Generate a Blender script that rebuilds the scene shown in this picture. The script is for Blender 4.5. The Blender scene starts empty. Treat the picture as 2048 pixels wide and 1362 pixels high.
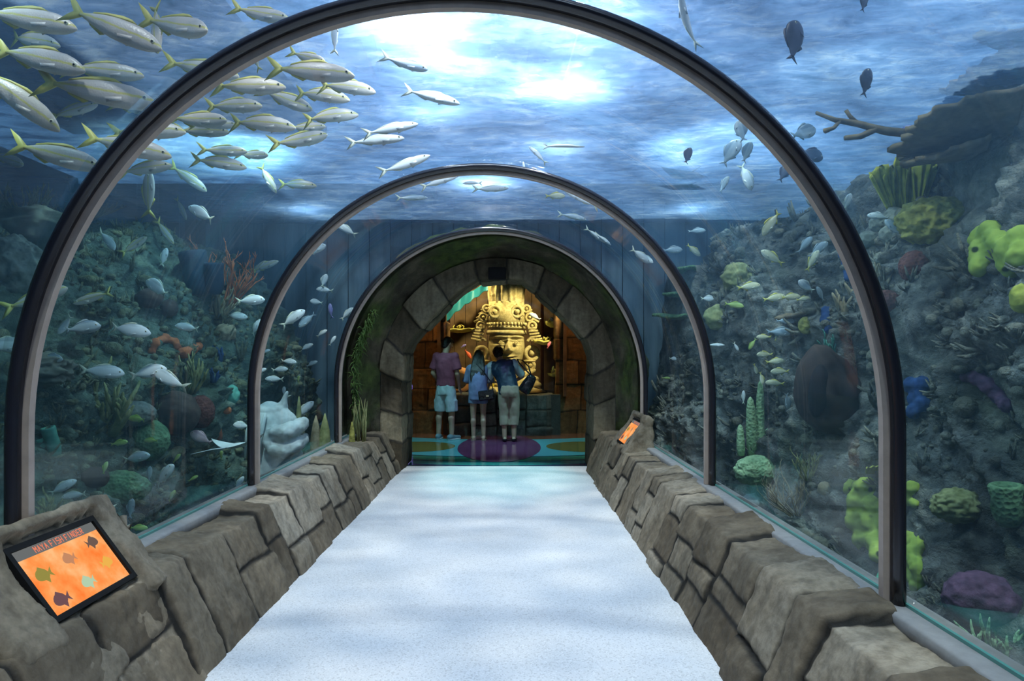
import bpy, bmesh, math, random
import numpy as np
from mathutils import Vector, Matrix, noise
from mathutils.bvhtree import BVHTree
R = random.Random(11)
PI = math.pi
C = bpy.context.scene.collection
SC = bpy.context.scene
FP = 1365.0
EYE = 1.45
XC = -0.206            # tunnel axis
RAD, SPRING = 1.70, 1.15
WT = 3.32              # water level
def ray(px, py):
    return Vector(((px-1020)/FP, 1.0, -(py-712)/FP))
def at(px, py, d):
    v = ray(px, py)*d
    return Vector((v.x, v.y, v.z+EYE))
# ------------------------------------------------------------- mesh helpers
class MB:
    def __init__(s): s.v, s.f, s.m = [], [], []
    def add(s, vs, fs, mi=0):
        b = len(s.v); s.v.extend(tuple(v) for v in vs)
        s.f.extend(tuple(b+i for i in f) for f in fs); s.m.extend([mi]*len(fs)); return s
    def loft(s, rings, cap=True, mi=0, closed=True):
        n = len(rings[0]); vs = [p for r in rings for p in r]; fs = []
        for k in range(len(rings)-1):
            for i in range(n if closed else n-1):
                j = (i+1) % n
                fs.append((k*n+i, k*n+j, (k+1)*n+j, (k+1)*n+i))
        if cap:
            fs.append(tuple(range(n-1, -1, -1))); fs.append(tuple((len(rings)-1)*n+i for i in range(n)))
        return s.add(vs, fs, mi)
    def tube(s, pts, rad, n=8, cap=True, mi=0):
        pts = [Vector(p) for p in pts]
        if not hasattr(rad, '__len__'): rad = [rad]*len(pts)
        rings = []; ref = None
        for i, p in enumerate(pts):
            t = (pts[min(i+1, len(pts)-1)]-pts[max(i-1, 0)])
            t = t.normalized() if t.length > 1e-9 else Vector((0, 0, 1))
            if ref is None: ref = t.orthogonal()
            a = (ref - t*ref.dot(t))
            a = a.normalized() if a.length > 1e-6 else t.orthogonal().normalized()
            ref = a; b = t.cross(a)
            rings.append([p+(a*math.cos(q)+b*math.sin(q))*rad[i] for q in [2*PI*k/n for k in range(n)]])
        return s.loft(rings, cap, mi)
    def capsule(s, a, b, ra, rb, n=12, mi=0):
        a, b = Vector(a), Vector(b); t = b-a; L = t.length
        t = t/L if L > 1e-9 else Vector((0, 0, 1))
        pts, rs = [], []
        for k in range(5):
            q = PI/2*k/4; pts.append(a-t*ra*math.cos(q)); rs.append(max(ra*math.sin(q), 1e-4))
        for k in range(5):
            q = PI/2*k/4; pts.append(b+t*rb*math.sin(q)); rs.append(max(rb*math.cos(q), 1e-4))
        return s.tube(pts, rs, n, True, mi)
    def chain(s, pts, rs, n=12, mi=0):
        for i in range(len(pts)-1): s.capsule(pts[i], pts[i+1], rs[i], rs[i+1], n, mi)
        return s
    def ell(s, c, r, rot=None, n=16, m=10, mi=0):
        c = Vector(c); rings = []
        for k in range(m+1):
            q = -PI/2+PI*k/m; w = max(math.cos(q), 1e-3)
            ring = []
            for i in range(n):
                a = 2*PI*i/n
                v = Vector((r[0]*w*math.cos(a), r[1]*w*math.sin(a), r[2]*math.sin(q)))
                if rot is not None: v = rot @ v
                ring.append(c+v)
            rings.append(ring)
        return s.loft(rings, True, mi)
    def box(s, c, d, rot=None, mi=0):
        c = Vector(c); vs = []
        for z in (-.5, .5):
            for x, y in ((-.5, -.5), (.5, -.5), (.5, .5), (-.5, .5)):
                v = Vector((x*d[0], y*d[1], z*d[2]))
                if rot is not None: v = rot @ v
                vs.append(c+v)
        return s.add(vs, [(3, 2, 1, 0), (4, 5, 6, 7), (0, 1, 5, 4), (1, 2, 6, 5), (2, 3, 7, 6), (3, 0, 4, 7)], mi)
    def torus(s, c, R_, r, rot=None, n=24, m=8, a0=0, a1=2*PI, mi=0):
        c = Vector(c); full = abs(a1-a0-2*PI) < 1e-6
        pts = []
        for k in range(n+1):
            a = a0+(a1-a0)*k/n
            v = Vector((R_*math.cos(a), 0, R_*math.sin(a)))
            if rot is not None: v = rot @ v
            pts.append(c+v)
        return s.tube(pts, r, m, not full, mi)
    def ellring(s, c, rx, ry, n=20, rot=None):
        out = []
        for i in range(n):
            a = 2*PI*i/n; v = Vector((rx*math.cos(a), ry*math.sin(a), 0))
            if rot is not None: v = rot @ v
            out.append(Vector(c)+v)
        return out
    def prism(s, poly, y0, y1, mi=0):      # polygon in XZ extruded along Y
        n = len(poly)
        vs = [(x, y0, z) for x, z in poly]+[(x, y1, z) for x, z in poly]
        fs = [tuple(range(n)), tuple(range(2*n-1, n-1, -1))]+[(i, n+i, n+(i+1) % n, (i+1) % n) for i in range(n)]
        return s.add(vs, fs, mi)
    def me(s, name, mats, smooth=True, fixn=True):
        me = bpy.data.meshes.new(name); me.from_pydata([tuple(v) for v in s.v], [], s.f)
        if not isinstance(mats, (list, tuple)): mats = [mats]
        for m in mats: me.materials.append(m)
        me.polygons.foreach_set('material_index', s.m)
        if fixn:
            bm = bmesh.new(); bm.from_mesh(me)
            bmesh.ops.recalc_face_normals(bm, faces=bm.faces); bm.to_mesh(me); bm.free()
        me.polygons.foreach_set('use_smooth', [smooth]*len(me.polygons)); me.update()
        return me
    def build(s, name, mats, parent=None, smooth=True, fixn=True):
        return link(name, s.me(name, mats, smooth, fixn), parent)
def link(name, me, parent=None):
    o = bpy.data.objects.new(name, me); C.objects.link(o)
    if parent is not None: o.parent = parent
    return o
def angle_smooth(o, deg=40):
    bm = bmesh.new(); bm.from_mesh(o.data)
    for e in bm.edges:
        if len(e.link_faces) == 2 and e.calc_face_angle(0) > math.radians(deg): e.smooth = False
    bm.to_mesh(o.data); bm.free(); return o
def remesh(o, voxel, it=6, fac=.5):
    m = o.modifiers.new('r', 'REMESH'); m.mode = 'VOXEL'; m.voxel_size = voxel; m.use_smooth_shade = True
    if it:
        k = o.modifiers.new('s', 'SMOOTH'); k.iterations = it; k.factor = fac
    dg = bpy.context.evaluated_depsgraph_get(); dg.update()
    me = bpy.data.meshes.new_from_object(o.evaluated_get(dg))
    o.modifiers.clear(); old = o.data; o.data = me; bpy.data.meshes.remove(old)
    return o
def bevel(o, w=.01, seg=2):
    bm = bmesh.new(); bm.from_mesh(o.data)
    bmesh.ops.bevel(bm, geom=list(bm.edges), offset=w, segments=seg, profile=.5, affect='EDGES', clamp_overlap=True)
    bm.to_mesh(o.data); bm.free(); return o
def tag(o, label=None, cat=None, group=None, kind=None):
    if label: o['label'] = label
    if cat: o['category'] = cat
    if group: o['group'] = group
    if kind: o['kind'] = kind
    return o
def empty(name, loc, label=None, cat=None, group=None, rz=0):
    o = bpy.data.objects.new(name, None); C.objects.link(o)
    o.location = loc; o.rotation_euler = (0, 0, rz); o.empty_display_size = .1
    return tag(o, label, cat, group)
def fbm(p, o=4, h=.5, l=2.1):
    v, a, q = 0, 1, Vector(p)
    for _ in range(o):
        v += a*noise.noise(q); a *= h; q = q*l+Vector((3.1, 7.7, 1.3))
    return v
# ------------------------------------------------------------- materials
class NT:
    def __init__(s, name):
        s.m = bpy.data.materials.new(name); s.m.use_nodes = True
        s.t = s.m.node_tree; s.t.nodes.clear()
        s.out = s.n('ShaderNodeOutputMaterial')
    def n(s, typ, **kw):
        nd = s.t.nodes.new(typ)
        for k, v in kw.items():
            if k in nd.inputs and not hasattr(nd, k): s.set(nd, k, v)
            else: setattr(nd, k, v)
        return nd
    def set(s, nd, k, v):
        if hasattr(v, 'is_output'): s.t.links.new(v, nd.inputs[k])
        else: nd.inputs[k].default_value = v
        return nd
    def coord(s, kind='Object', scale=(1, 1, 1)):
        tc = s.n('ShaderNodeTexCoord'); mp = s.n('ShaderNodeMapping')
        s.set(mp, 'Vector', tc.outputs[kind]); mp.inputs['Scale'].default_value = scale
        return mp.outputs['Vector']
    def noise(s, vec, scale, detail=4, rough=.55, dist=0):
        nd = s.n('ShaderNodeTexNoise')
        s.set(nd, 'Vector', vec); s.set(nd, 'Scale', scale); s.set(nd, 'Detail', detail); s.set(nd, 'Roughness', rough); s.set(nd, 'Distortion', dist)
        return nd.outputs['Fac']
    def voro(s, vec, scale, feat='F1', out='Distance'):
        nd = s.n('ShaderNodeTexVoronoi'); nd.feature = feat
        s.set(nd, 'Vector', vec); s.set(nd, 'Scale', scale); return nd.outputs[out]
    def ramp(s, fac, stops, interp='LINEAR'):
        nd = s.n('ShaderNodeValToRGB'); cr = nd.color_ramp; cr.interpolation = interp
        while len(cr.elements) < len(stops): cr.elements.new(.5)
        for e, (p, c) in zip(cr.elements, stops):
            e.position = p; e.color = (*c, 1) if len(c) == 3 else c
        s.set(nd, 'Fac', fac); return nd.outputs['Color']
    def mix(s, fac, a, b, mode='MIX'):
        nd = s.n('ShaderNodeMix'); nd.data_type = 'RGBA'; nd.blend_type = mode
        for k, v in ((0, fac), (6, a), (7, b)):
            if hasattr(v, 'is_output'): s.t.links.new(v, nd.inputs[k])
            else: nd.inputs[k].default_value = v if k == 0 or len(v) == 4 else (*v, 1)
        return nd.outputs[2]
    def math(s, op, a, b=0.0, c=None, clamp=False):
        nd = s.n('ShaderNodeMath'); nd.operation = op; nd.use_clamp = clamp
        for k, v in enumerate((a, b, c)):
            if v is None: continue
            if hasattr(v, 'is_output'): s.t.links.new(v, nd.inputs[k])
            else: nd.inputs[k].default_value = v
        return nd.outputs[0]
    def bump(s, h, strength=.5, dist=.02):
        nd = s.n('ShaderNodeBump'); s.set(nd, 'Height', h); s.set(nd, 'Strength', strength); s.set(nd, 'Distance', dist)
        return nd.outputs['Normal']
    def pbsdf(s, col, rough=.6, bump=None, metal=0, spec=.5, **kw):
        p = s.n('ShaderNodeBsdfPrincipled')
        s.set(p, 'Base Color', col if hasattr(col, 'is_output') or len(col) == 4 else (*col, 1))
        s.set(p, 'Roughness', rough); s.set(p, 'Metallic', metal); s.set(p, 'Specular IOR Level', spec)
        if bump is not None: s.set(p, 'Normal', bump)
        for k, v in kw.items(): s.set(p, k.replace('_', ' '), v)
        s.t.links.new(p.outputs[0], s.out.inputs['Surface']); return s.m
    def surf(s, sh): s.t.links.new(sh, s.out.inputs['Surface']); return s.m
    def mixsh(s, fac, a, b):
        nd = s.n('ShaderNodeMixShader')
        if hasattr(fac, 'is_output'): s.t.links.new(fac, nd.inputs[0])
        else: nd.inputs[0].default_value = fac
        s.t.links.new(a, nd.inputs[1]); s.t.links.new(b, nd.inputs[2]); return nd.outputs[0]
def simple(name, col, rough=.6, metal=0, spec=.5, var=.0, scale=8, bump=0, **kw):
    t = NT(name)
    if var or bump:
        v = t.coord(); f = t.noise(v, scale, 5)
        a = tuple(max(0, c*(1-var)) for c in col); b = tuple(min(1, c*(1+var)) for c in col)
        cl = t.ramp(f, [(.3, a), (.7, b)])
        return t.pbsdf(cl, rough, t.bump(f, bump, .02) if bump else None, metal, spec, **kw)
    return t.pbsdf(col, rough, None, metal, spec, **kw)
def emis(name, col, st):
    t = NT(name); e = t.n('ShaderNodeEmission'); t.set(e, 'Color', (*col, 1)); t.set(e, 'Strength', st)
    return t.surf(e.outputs[0])
def stone_mat(name, stops, grout=(.02, .018, .015), scale=3, bump=.5, rough=.85):
    """sculpted concrete rock; per-vertex 'tint' (block to block) and 'joint' (dirt in the grooves)"""
    t = NT(name); v = t.coord()
    f = t.noise(v, scale, 8, .62); g = t.noise(v, scale*14, 4, .6); st = t.noise(t.coord('Object', (5, 5, .9)), 2.2, 4, .6)
    at_ = t.n('ShaderNodeAttribute', attribute_name='tint').outputs['Fac']
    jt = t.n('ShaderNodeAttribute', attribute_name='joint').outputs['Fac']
    k = t.math('ADD', t.math('MULTIPLY', f, .55), t.math('MULTIPLY', at_, .45))
    c = t.ramp(k, stops)
    c = t.mix(t.math('MULTIPLY', t.ramp(st, [(.45, (0, 0, 0)), (.72, (1, 1, 1))]), .55), c, tuple(x*.35 for x in stops[0][1]))
    c = t.mix(t.math('MULTIPLY', t.ramp(g, [(.35, (1, 1, 1)), (.6, (0, 0, 0))]), .3), c, tuple(x*.5 for x in stops[0][1]))
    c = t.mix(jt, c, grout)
    hb = t.math('ADD', t.math('MULTIPLY', f, .8), t.math('MULTIPLY', g, .25))
    return t.pbsdf(c, rough, t.bump(hb, bump, .03), spec=.25)
# ============================================================= camera, view
cam = bpy.data.cameras.new('camera'); co = bpy.data.objects.new('camera', cam); C.objects.link(co)
co.location = (0, 0, EYE); co.rotation_euler = (PI/2, 0, 0)
cam.sensor_width = 36; cam.lens = FP/2048*36; cam.shift_x = 4/2048; cam.shift_y = 31/2048
cam.clip_start = .05; cam.clip_end = 100
SC.camera = co
SC.view_settings.view_transform = 'Standard'; SC.view_settings.look = 'None'
SC.view_settings.gamma = 1; SC.view_settings.exposure = 0.0; SC.view_settings.use_curve_mapping = False
cy = SC.cycles
cy.max_bounces = 5; cy.diffuse_bounces = 2; cy.glossy_bounces = 2; cy.transmission_bounces = 4
cy.transparent_max_bounces = 24; cy.volume_bounces = 1; cy.sample_clamp_indirect = 4; cy.sample_clamp_direct = 0
cy.caustics_reflective = False; cy.caustics_refractive = False; cy.use_adaptive_sampling = True; cy.adaptive_threshold = .06
w = bpy.data.worlds.new('world'); SC.world = w; w.use_nodes = True
w.node_tree.nodes['Background'].inputs[0].default_value = (.20, .40, .80, 1)
w.node_tree.nodes['Background'].inputs[1].default_value = .80
# ============================================================= base materials
M = {}
t = NT('acrylic')
lw = t.n('ShaderNodeLayerWeight'); lw.inputs['Blend'].default_value = .5
fr = t.math('ADD', t.math('MULTIPLY', t.math('POWER', lw.outputs['Facing'], 5.0), .34), .02)
tr = t.n('ShaderNodeBsdfTransparent'); t.set(tr, 'Color', (.97, .99, .99, 1))
gl = t.n('ShaderNodeBsdfGlossy'); t.set(gl, 'Roughness', .035); t.set(gl, 'Color', (1, 1, 1, 1))
M['acrylic'] = t.surf(t.mixsh(fr, tr.outputs[0], gl.outputs[0]))
M['acrylic_edge_glow'] = simple('acrylic_edge_glow', (.16, .46, .38), .2, **{'Transmission_Weight': .3})
M['seal'] = simple('rib_seal', (.018, .018, .024), .22, 0, .6)
M['flange'] = simple('rib_flange', (.46, .36, .29), .5, var=.12, scale=14)
M['sill'] = simple('sill', (.27, .26, .24), .7, var=.12, scale=22, bump=.1)
M['wallstone'] = stone_mat('wall_stone', [(.28, (.11, .083, .053)), (.5, (.245, .195, .13)), (.72, (.41, .345, .25))], scale=2.6)
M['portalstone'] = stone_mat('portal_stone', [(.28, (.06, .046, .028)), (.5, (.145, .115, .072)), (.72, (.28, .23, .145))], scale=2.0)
M['basestone'] = stone_mat('base_stone', [(.28, (.06, .065, .06)), (.5, (.13, .14, .125)), (.72, (.24, .25, .22))], scale=2.4, bump=.8)
M['pilaster'] = stone_mat('pilaster_stone', [(.28, (.10, .055, .025)), (.5, (.22, .12, .05)), (.72, (.34, .20, .09))], scale=2.2)
t = NT('terrazzo'); v = t.coord()
f = t.noise(v, 1.6, 4); vo = t.voro(v, 150, out='Color'); big = t.noise(v, 160, 2)
sp = t.n('ShaderNodeSeparateColor'); t.set(sp, 'Color', vo)
c = t.ramp(f, [(.3, (.64, .645, .63)), (.7, (.75, .75, .73))])
c = t.mix(t.ramp(sp.outputs[0], [(.80, (0, 0, 0)), (.83, (.4, .4, .4))]), c, (.36, .35, .33))
c = t.mix(t.ramp(sp.outputs[1], [(.86, (0, 0, 0)), (.9, (.5, .5, .5))]), c, (.85, .85, .84))
M['floor'] = t.pbsdf(c, .62, t.bump(big, .12, .004), spec=.3)
# ============================================================= block sheets (carved stone courses)
def block_sheet(name, pos, S, T, mat, seed, step=.0125, wcol=(.22, .5), rows=None, fold=None, relief=.035, off=.022,
                wob=.018, parent=None, rough=.012, gw=.020):
    """pos(s,t)->(point, normal). Columns along s; t<fold is split into courses, beyond it a column runs on in one piece."""
    r = random.Random(seed)
    cols = []; s0 = 0
    while s0 < S:
        wd = r.uniform(*wcol); s1 = s0+wd if s0+wd < S-wcol[0]*.6 else S+.2
        tf = T if fold is None else fold
        cuts = []; tt = 0
        nrow = r.choice(rows or [1, 2, 2, 3])
        for k in range(nrow-1): cuts.append(tf*((k+1)/nrow+r.uniform(-.13, .13)))
        if fold is not None and nrow == 1 and r.random() < .35: cuts.append(fold*r.uniform(.35, .7))
        offs = [(r.uniform(-off, off), r.uniform(-1, 1), r.uniform(-.06, .06), r.uniform(-.08, .08)) for _ in range(len(cuts)+1)]
        cols.append((s0, s1, cuts, offs)); s0 = s1
    ns, nt = max(2, int(S/step)), max(2, int(T/step))
    vs, tint, joint = [], [], []
    ci = 0
    for i in range(ns+1):
        s = S*i/ns
        for j in range(nt+1):
            tv = T*j/nt
            q = Vector((s*3.1, tv*3.1, seed*1.7))
            sp = s+wob*noise.noise(q)*1.6; tp = tv+wob*noise.noise(q+Vector((9, 4, 2)))*1.6
            k = 0
            while k < len(cols)-1 and sp >= cols[k][1]: k += 1
            a, b, cuts, offs = cols[k]
            d = min(sp-a if k else 9, b-sp if k < len(cols)-1 else 9)
            rr = 0
            for cu in cuts:
                d = min(d, abs(tp-cu))
                if tp > cu: rr += 1
            d = max(d, 0)
            o, ti, g1, g2 = offs[min(rr, len(offs)-1)]
            p, n = pos(s, tv)
            e = o+g1*(sp-(a+b)/2)+g2*(tp-T*.4)
            h = (relief+e)*(1-math.exp(-d/gw))+rough*fbm(p*6.0, 3)+rough*.5*noise.noise(p*23)
            vs.append(p+n*h*(1 if fold is None or tv > .12 else .35+.65*tv/.12)); tint.append(.5+.42*ti)
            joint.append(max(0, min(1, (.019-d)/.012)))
    fs = [(i*(nt+1)+j, (i+1)*(nt+1)+j, (i+1)*(nt+1)+j+1, i*(nt+1)+j+1) for i in range(ns) for j in range(nt)]
    me = bpy.data.meshes.new(name); me.from_pydata([tuple(x) for x in vs], [], fs); me.materials.append(mat)
    for nm, dat in (('tint', tint), ('joint', joint)):
        at_ = me.attributes.new(nm, 'FLOAT', 'POINT'); at_.data.foreach_set('value', dat)
    me.polygons.foreach_set('use_smooth', [True]*len(me.polygons))
    return link(name, me, parent)
def path_fn(pts):
    """polyline of 2-D points -> f(t) giving point and a softened outward normal (to the right of travel)"""
    pts = [Vector(p) for p in pts]; L = [0]
    for a, b in zip(pts, pts[1:]): L.append(L[-1]+(b-a).length)
    segn = []
    for a, b in zip(pts, pts[1:]):
        d = (b-a).normalized(); segn.append(Vector((d.y, -d.x)))
    def f(t, soft=.045):
        k = 0
        while k < len(pts)-2 and t > L[k+1]: k += 1
        u = (t-L[k])/(L[k+1]-L[k]); p = pts[k].lerp(pts[k+1], u); n = segn[k].copy()
        if k < len(segn)-1 and L[k+1]-t < soft: n = n.lerp(segn[k+1], .5*(1-(L[k+1]-t)/soft))
        if k > 0 and t-L[k] < soft: n = n.lerp(segn[k-1], .5*(1-(t-L[k])/soft))
        return p, n.normalized()
    return f, L[-1], L
def low_wall(name, side, y0, y1, seed):
    prof = [(1.175, -.02), (1.385, .455), (1.63, .475)]     # away from the axis, up
    f, T, L = path_fn([(a, b) for a, b in prof])
    def pos(s, tv):
        p, n = f(tv)                                         # right-hand normal of travel points up/out: flip to face the walkway
        n = -n
        return Vector((XC+side*p.x, y0+s, p.y)), Vector((side*n.x, 0, n.y))
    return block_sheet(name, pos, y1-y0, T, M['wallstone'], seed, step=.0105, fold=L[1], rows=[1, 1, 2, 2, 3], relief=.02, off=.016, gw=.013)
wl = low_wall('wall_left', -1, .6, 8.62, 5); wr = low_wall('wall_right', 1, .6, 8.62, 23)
for o in (wl, wr): tag(o, kind='structure')
M['shelldark'] = simple('curb_paint', (.02, .03, .032), .8)
for nm, side in (('trim_1', -1), ('trim_2', 1)):            # the pale ledge the acrylic stands on
    mb = MB(); n = 150; rings = []
    for i in range(n+1):
        y = .4+8.0*i/n; e = .012*noise.noise(Vector((y*2.3, side, 0)))
        rings.append([Vector((XC+side*a, y, b)) for a, b in ((1.605+e, .44), (1.605+e, .502), (1.618+e, .512), (1.76, .512), (1.76, .44))])
    mb.loft(rings); tag(mb.build(nm, M['sill']), kind='structure')
    mb = MB().box((XC+side*1.735, 4.4, -.26), (.13, 8.6, 1.36)); tag(mb.build('trim_'+('3' if side < 0 else '4'), M['shelldark'], smooth=False), kind='structure')
# floor of the walkway
mb = MB(); n = 40
rings = [[Vector((-1.55, -1.5, -.1)), Vector((1.15, -1.5, -.1)), Vector((1.15, -1.5, 0)), Vector((-1.55, -1.5, 0))],
         [Vector((-1.55, 8.98, -.1)), Vector((1.15, 8.98, -.1)), Vector((1.15, 8.98, 0)), Vector((-1.55, 8.98, 0))]]
mb.loft(rings); tag(mb.build('floor', M['floor'], smooth=False), kind='structure')
# ============================================================= acrylic tunnel and ribs
def arch(r, zb=.5, n=48, spring=SPRING, xc=XC):
    pts = [(xc-r, zb+(spring-zb)*k/6) for k in range(6)]
    pts += [(xc-r*math.cos(PI*k/n), spring+r*math.sin(PI*k/n)) for k in range(n+1)]
    pts += [(xc+r, spring+(zb-spring)*(k+1)/6) for k in range(6)]
    return pts
RIBY = [2.585, 4.96, 7.40]
edges = [.15]+RIBY+[8.25]
for k in range(4):
    mb = MB(); y0, y1 = edges[k]+.004, edges[k+1]-.004
    a, b = arch(RAD, .512), arch(RAD+.05, .512)
    ring = lambda y: [Vector((x, y, z)) for x, z in a]+[Vector((x, y, z)) for x, z in reversed(b)]
    mb.loft([ring(y0), ring(y1)])
    tag(mb.build('window_%d' % (k+1), M['acrylic']), kind='structure')
for nm, side in (('trim_5', -1), ('trim_6', 1)):            # edge glow of the acrylic, painted as a sea-green strip along the ledge
    mb = MB().box((XC+side*1.692, 4.3, .518), (.012, 7.9, .012)); tag(mb.build(nm, M['acrylic_edge_glow'], smooth=False), kind='structure')
RIBN = ['nearest', 'middle', 'farthest']
for k, y in enumerate(RIBY):
    e = empty('tunnel_rib', (XC, y, .512), '%s of three dark arch ribs holding the clear tunnel panels' % RIBN[k], 'arch rib', 'ribs of the clear tunnel')
    mb = MB(); pts = arch(RAD-.024, .515, 64); rings = []
    for x, z in pts:                                         # glossy half-round seal
        c0 = Vector((x-XC, 0, z-.512)); up = Vector((XC-XC, 0, SPRING-.512))
        out = Vector((x-XC, 0, max(z, SPRING)-SPRING)).normalized()
        rings.append([c0+out*(.025*math.cos(q))+Vector((0, 1, 0))*(.035*math.sin(q)) for q in [2*PI*i/14 for i in range(14)]])
    mb.loft(rings); mb.build('seal', M['seal'], e)
    mb = MB(); pts = arch(RAD-.060, .515, 64); rings = []
    for x, z in pts:
        c0 = Vector((x-XC, 0, z-.512)); out = Vector((x-XC, 0, max(z, SPRING)-SPRING)).normalized()
        rings.append([c0+out*u+Vector((0, v_, 0)) for u, v_ in ((.014, .012), (-.014, .012), (-.014, .045), (.014, .045))])
    mb.loft(rings); angle_smooth(mb.build('flange', M['flange'], e))
# ============================================================= water body, surface, tank shell
X0, X1, Y0, Y1 = -6.2, 5.2, -1.6, 9.7
ar = arch(RAD+.056, -.95, 48)
poly = [(X0, -.95)]+ar+[(X1, -.95), (X1, WT), (X0, WT)]
t = NT('tank_water')
sc_ = t.n('ShaderNodeVolumeScatter'); t.set(sc_, 'Color', (.42, .72, 1.0, 1)); t.set(sc_, 'Density', .046); t.set(sc_, 'Anisotropy', .45)
ab = t.n('ShaderNodeVolumeAbsorption'); t.set(ab, 'Color', (.22, .80, .84, 1)); t.set(ab, 'Density', .11)
ad = t.n('ShaderNodeAddShader'); t.t.links.new(sc_.outputs[0], ad.inputs[0]); t.t.links.new(ab.outputs[0], ad.inputs[1])
t.t.links.new(ad.outputs[0], t.out.inputs['Volume']); M['water'] = t.m
mb = MB().prism(poly, Y0, Y1)
tag(mb.build('tank_water', M['water'], smooth=False), kind='stuff')
# rippled water surface, seen from below
t = NT('water_surface'); v = t.coord('Object', (1.0, 1.7, 1))
n1 = t.noise(v, 2.6, 5, .6, .6); n2 = t.noise(v, 7.5, 4, .6, .8); n3 = t.noise(t.coord('Object', (.8, 1, 1)), 1.1, 3, .5, .3)
bp = t.bump(t.math('ADD', t.math('MULTIPLY', n1, .7), t.math('MULTIPLY', n2, .4)), .55, .10)
tr = t.n('ShaderNodeBsdfTransparent')
n4 = t.noise(t.coord('Object', (1.0, 2.1, 1)), 2.4, 4, .62, .5)
t.set(tr, 'Color', t.ramp(n4, [(.36, (.16, .22, .30)), (.50, (.58, .63, .70)), (.62, (1, 1, 1))]))  # wave light and dark painted into the tint; throws bands on the floor
tl = t.n('ShaderNodeBsdfTranslucent'); t.set(tl, 'Normal', bp)
t.set(tl, 'Color', t.ramp(t.math('ADD', t.math('MULTIPLY', n1, .6), t.math('MULTIPLY', n2, .4)), [(.34, (.12, .24, .46)), (.5, (.26, .42, .74)), (.66, (.60, .76, .98))]))  # ripple lights and darks painted into the blue
gl = t.n('ShaderNodeBsdfGlossy'); t.set(gl, 'Roughness', .06); t.set(gl, 'Normal', bp); t.set(gl, 'Color', (.8, .9, 1, 1))
M['surface'] = t.surf(t.mixsh(.42, tr.outputs[0], t.mixsh(.36, tl.outputs[0], gl.outputs[0])))
mb = MB(); nx, ny = 110, 120
vs = []
for j in range(ny+1):
    for i in range(nx+1):
        x, y = X0+(X1-X0)*i/nx, Y0+(Y1-Y0)*j/ny
        vs.append((x, y, WT+.02+.022*fbm((x*1.3, y*1.9, .3), 3)))
mb.add(vs, [(j*(nx+1)+i, (j+1)*(nx+1)+i, (j+1)*(nx+1)+i+1, j*(nx+1)+i+1) for j in range(ny) for i in range(nx)])
tag(mb.build('water_surface', M['surface'], fixn=False), kind='stuff')
# tank shell
M['plank'] = None
t = NT('tank_end'); v = t.coord('Object', (3.2, 1, .25)); f = t.noise(v, 2.2, 5)
M['tank_end'] = t.pbsdf(t.ramp(f, [(.3, (.03, .055, .08)), (.7, (.10, .16, .21))]), .7, t.bump(f, .5, .04))
M['shell'] = simple('tank_shell', (.035, .06, .075), .8, var=.4, scale=1.2)
M['sand'] = simple('tank_bed', (.20, .22, .20), .9, var=.35, scale=5, bump=.5)
mb = MB()                                                    # end wall of vertical planks, open where the passage runs
ap = arch(1.62, -.95, 40)
outer = [(X0, -.95), (X0, 3.9), (X1, 3.9), (X1, -.95)]
x = X0
while x < X1:
    x2 = min(x+.30, X1); cxs = (x+x2)/2
    zb = -.95
    if abs(cxs-XC) < 1.62: zb = SPRING+math.sqrt(max(0, 1.62**2-(abs(cxs-XC)-.15)**2)) if abs(cxs-XC) > .15 else SPRING+1.62
    zb = min(zb, 2.76)
    mb.box((cxs, Y1+.05, (zb+3.9)/2), (x2-x-.012, .10, 3.9-zb)); x = x2
tag(mb.build('wall_end', M['tank_end'], smooth=False), kind='structure')
for nm, c_, d_ in (('wall_left_tank', (X0-.05, 4, 1.5), (.1, 11.6, 5)), ('wall_right_tank', (X1+.05, 4, 1.5), (.1, 11.6, 5)), ('wall_rear', (-.5, Y0-.05, 1.6), (11.6, .1, 5))):
    tag(MB().box(c_, d_).build(nm, M['shell'], smooth=False), kind='structure')
mb = MB(); vs = []; nx, ny = 90, 90
for j in range(ny+1):
    for i in range(nx+1):
        x, y = X0+(X1-X0)*i/nx, Y0+(Y1-Y0)*j/ny
        vs.append((x, y, -.82+.12*fbm((x*.9, y*.9, 2), 4)))
mb.add(vs, [(j*(nx+1)+i, j*(nx+1)+i+1, (j+1)*(nx+1)+i+1, (j+1)*(nx+1)+i) for j in range(ny) for i in range(nx)])
tag(mb.build('floor_tank_bed', M['sand'], fixn=False), kind='structure')
for nm, x0, x1 in (('shade_slab_left', X0, -2.6),):       # unseen roof slab added over the school side to darken the water surface
    tag(MB().box(((x0+x1)/2, 4, 4.65), (x1-x0, 11.4, .10)).build(nm, M['shell'], smooth=False), kind='structure')
# ============================================================= reef faces
def reef_mat(name, lo, mid, hi):
    t = NT(name); v = t.coord(); f = t.noise(v, 1.7, 9, .62, .4); g = t.noise(v, 9, 6, .65); h = t.noise(v, 28, 3); q = t.noise(v, .8, 3)
    c = t.ramp(f, [(.28, lo), (.5, mid), (.74, hi)])
    c = t.mix(t.math('MULTIPLY', t.ramp(g, [(.42, (0, 0, 0)), (.62, (1, 1, 1))]), .55), c, tuple(x*.28 for x in lo))
    c = t.mix(t.math('MULTIPLY', t.ramp(q, [(.52, (0, 0, 0)), (.68, (1, 1, 1))]), .45), c, (.13, .16, .07))
    hh = t.math('ADD', t.math('MULTIPLY', g, .8), t.math('MULTIPLY', h, .25))
    return t.pbsdf(c, .9, t.bump(hh, 1.0, .09), spec=.2)
M['reefL'] = reef_mat('reef_rock_olive', (.028, .046, .036), (.10, .145, .11), (.28, .35, .27))
M['reefR'] = reef_mat('reef_rock_grey', (.035, .036, .032), (.17, .17, .15), (.52, .51, .44))
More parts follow.
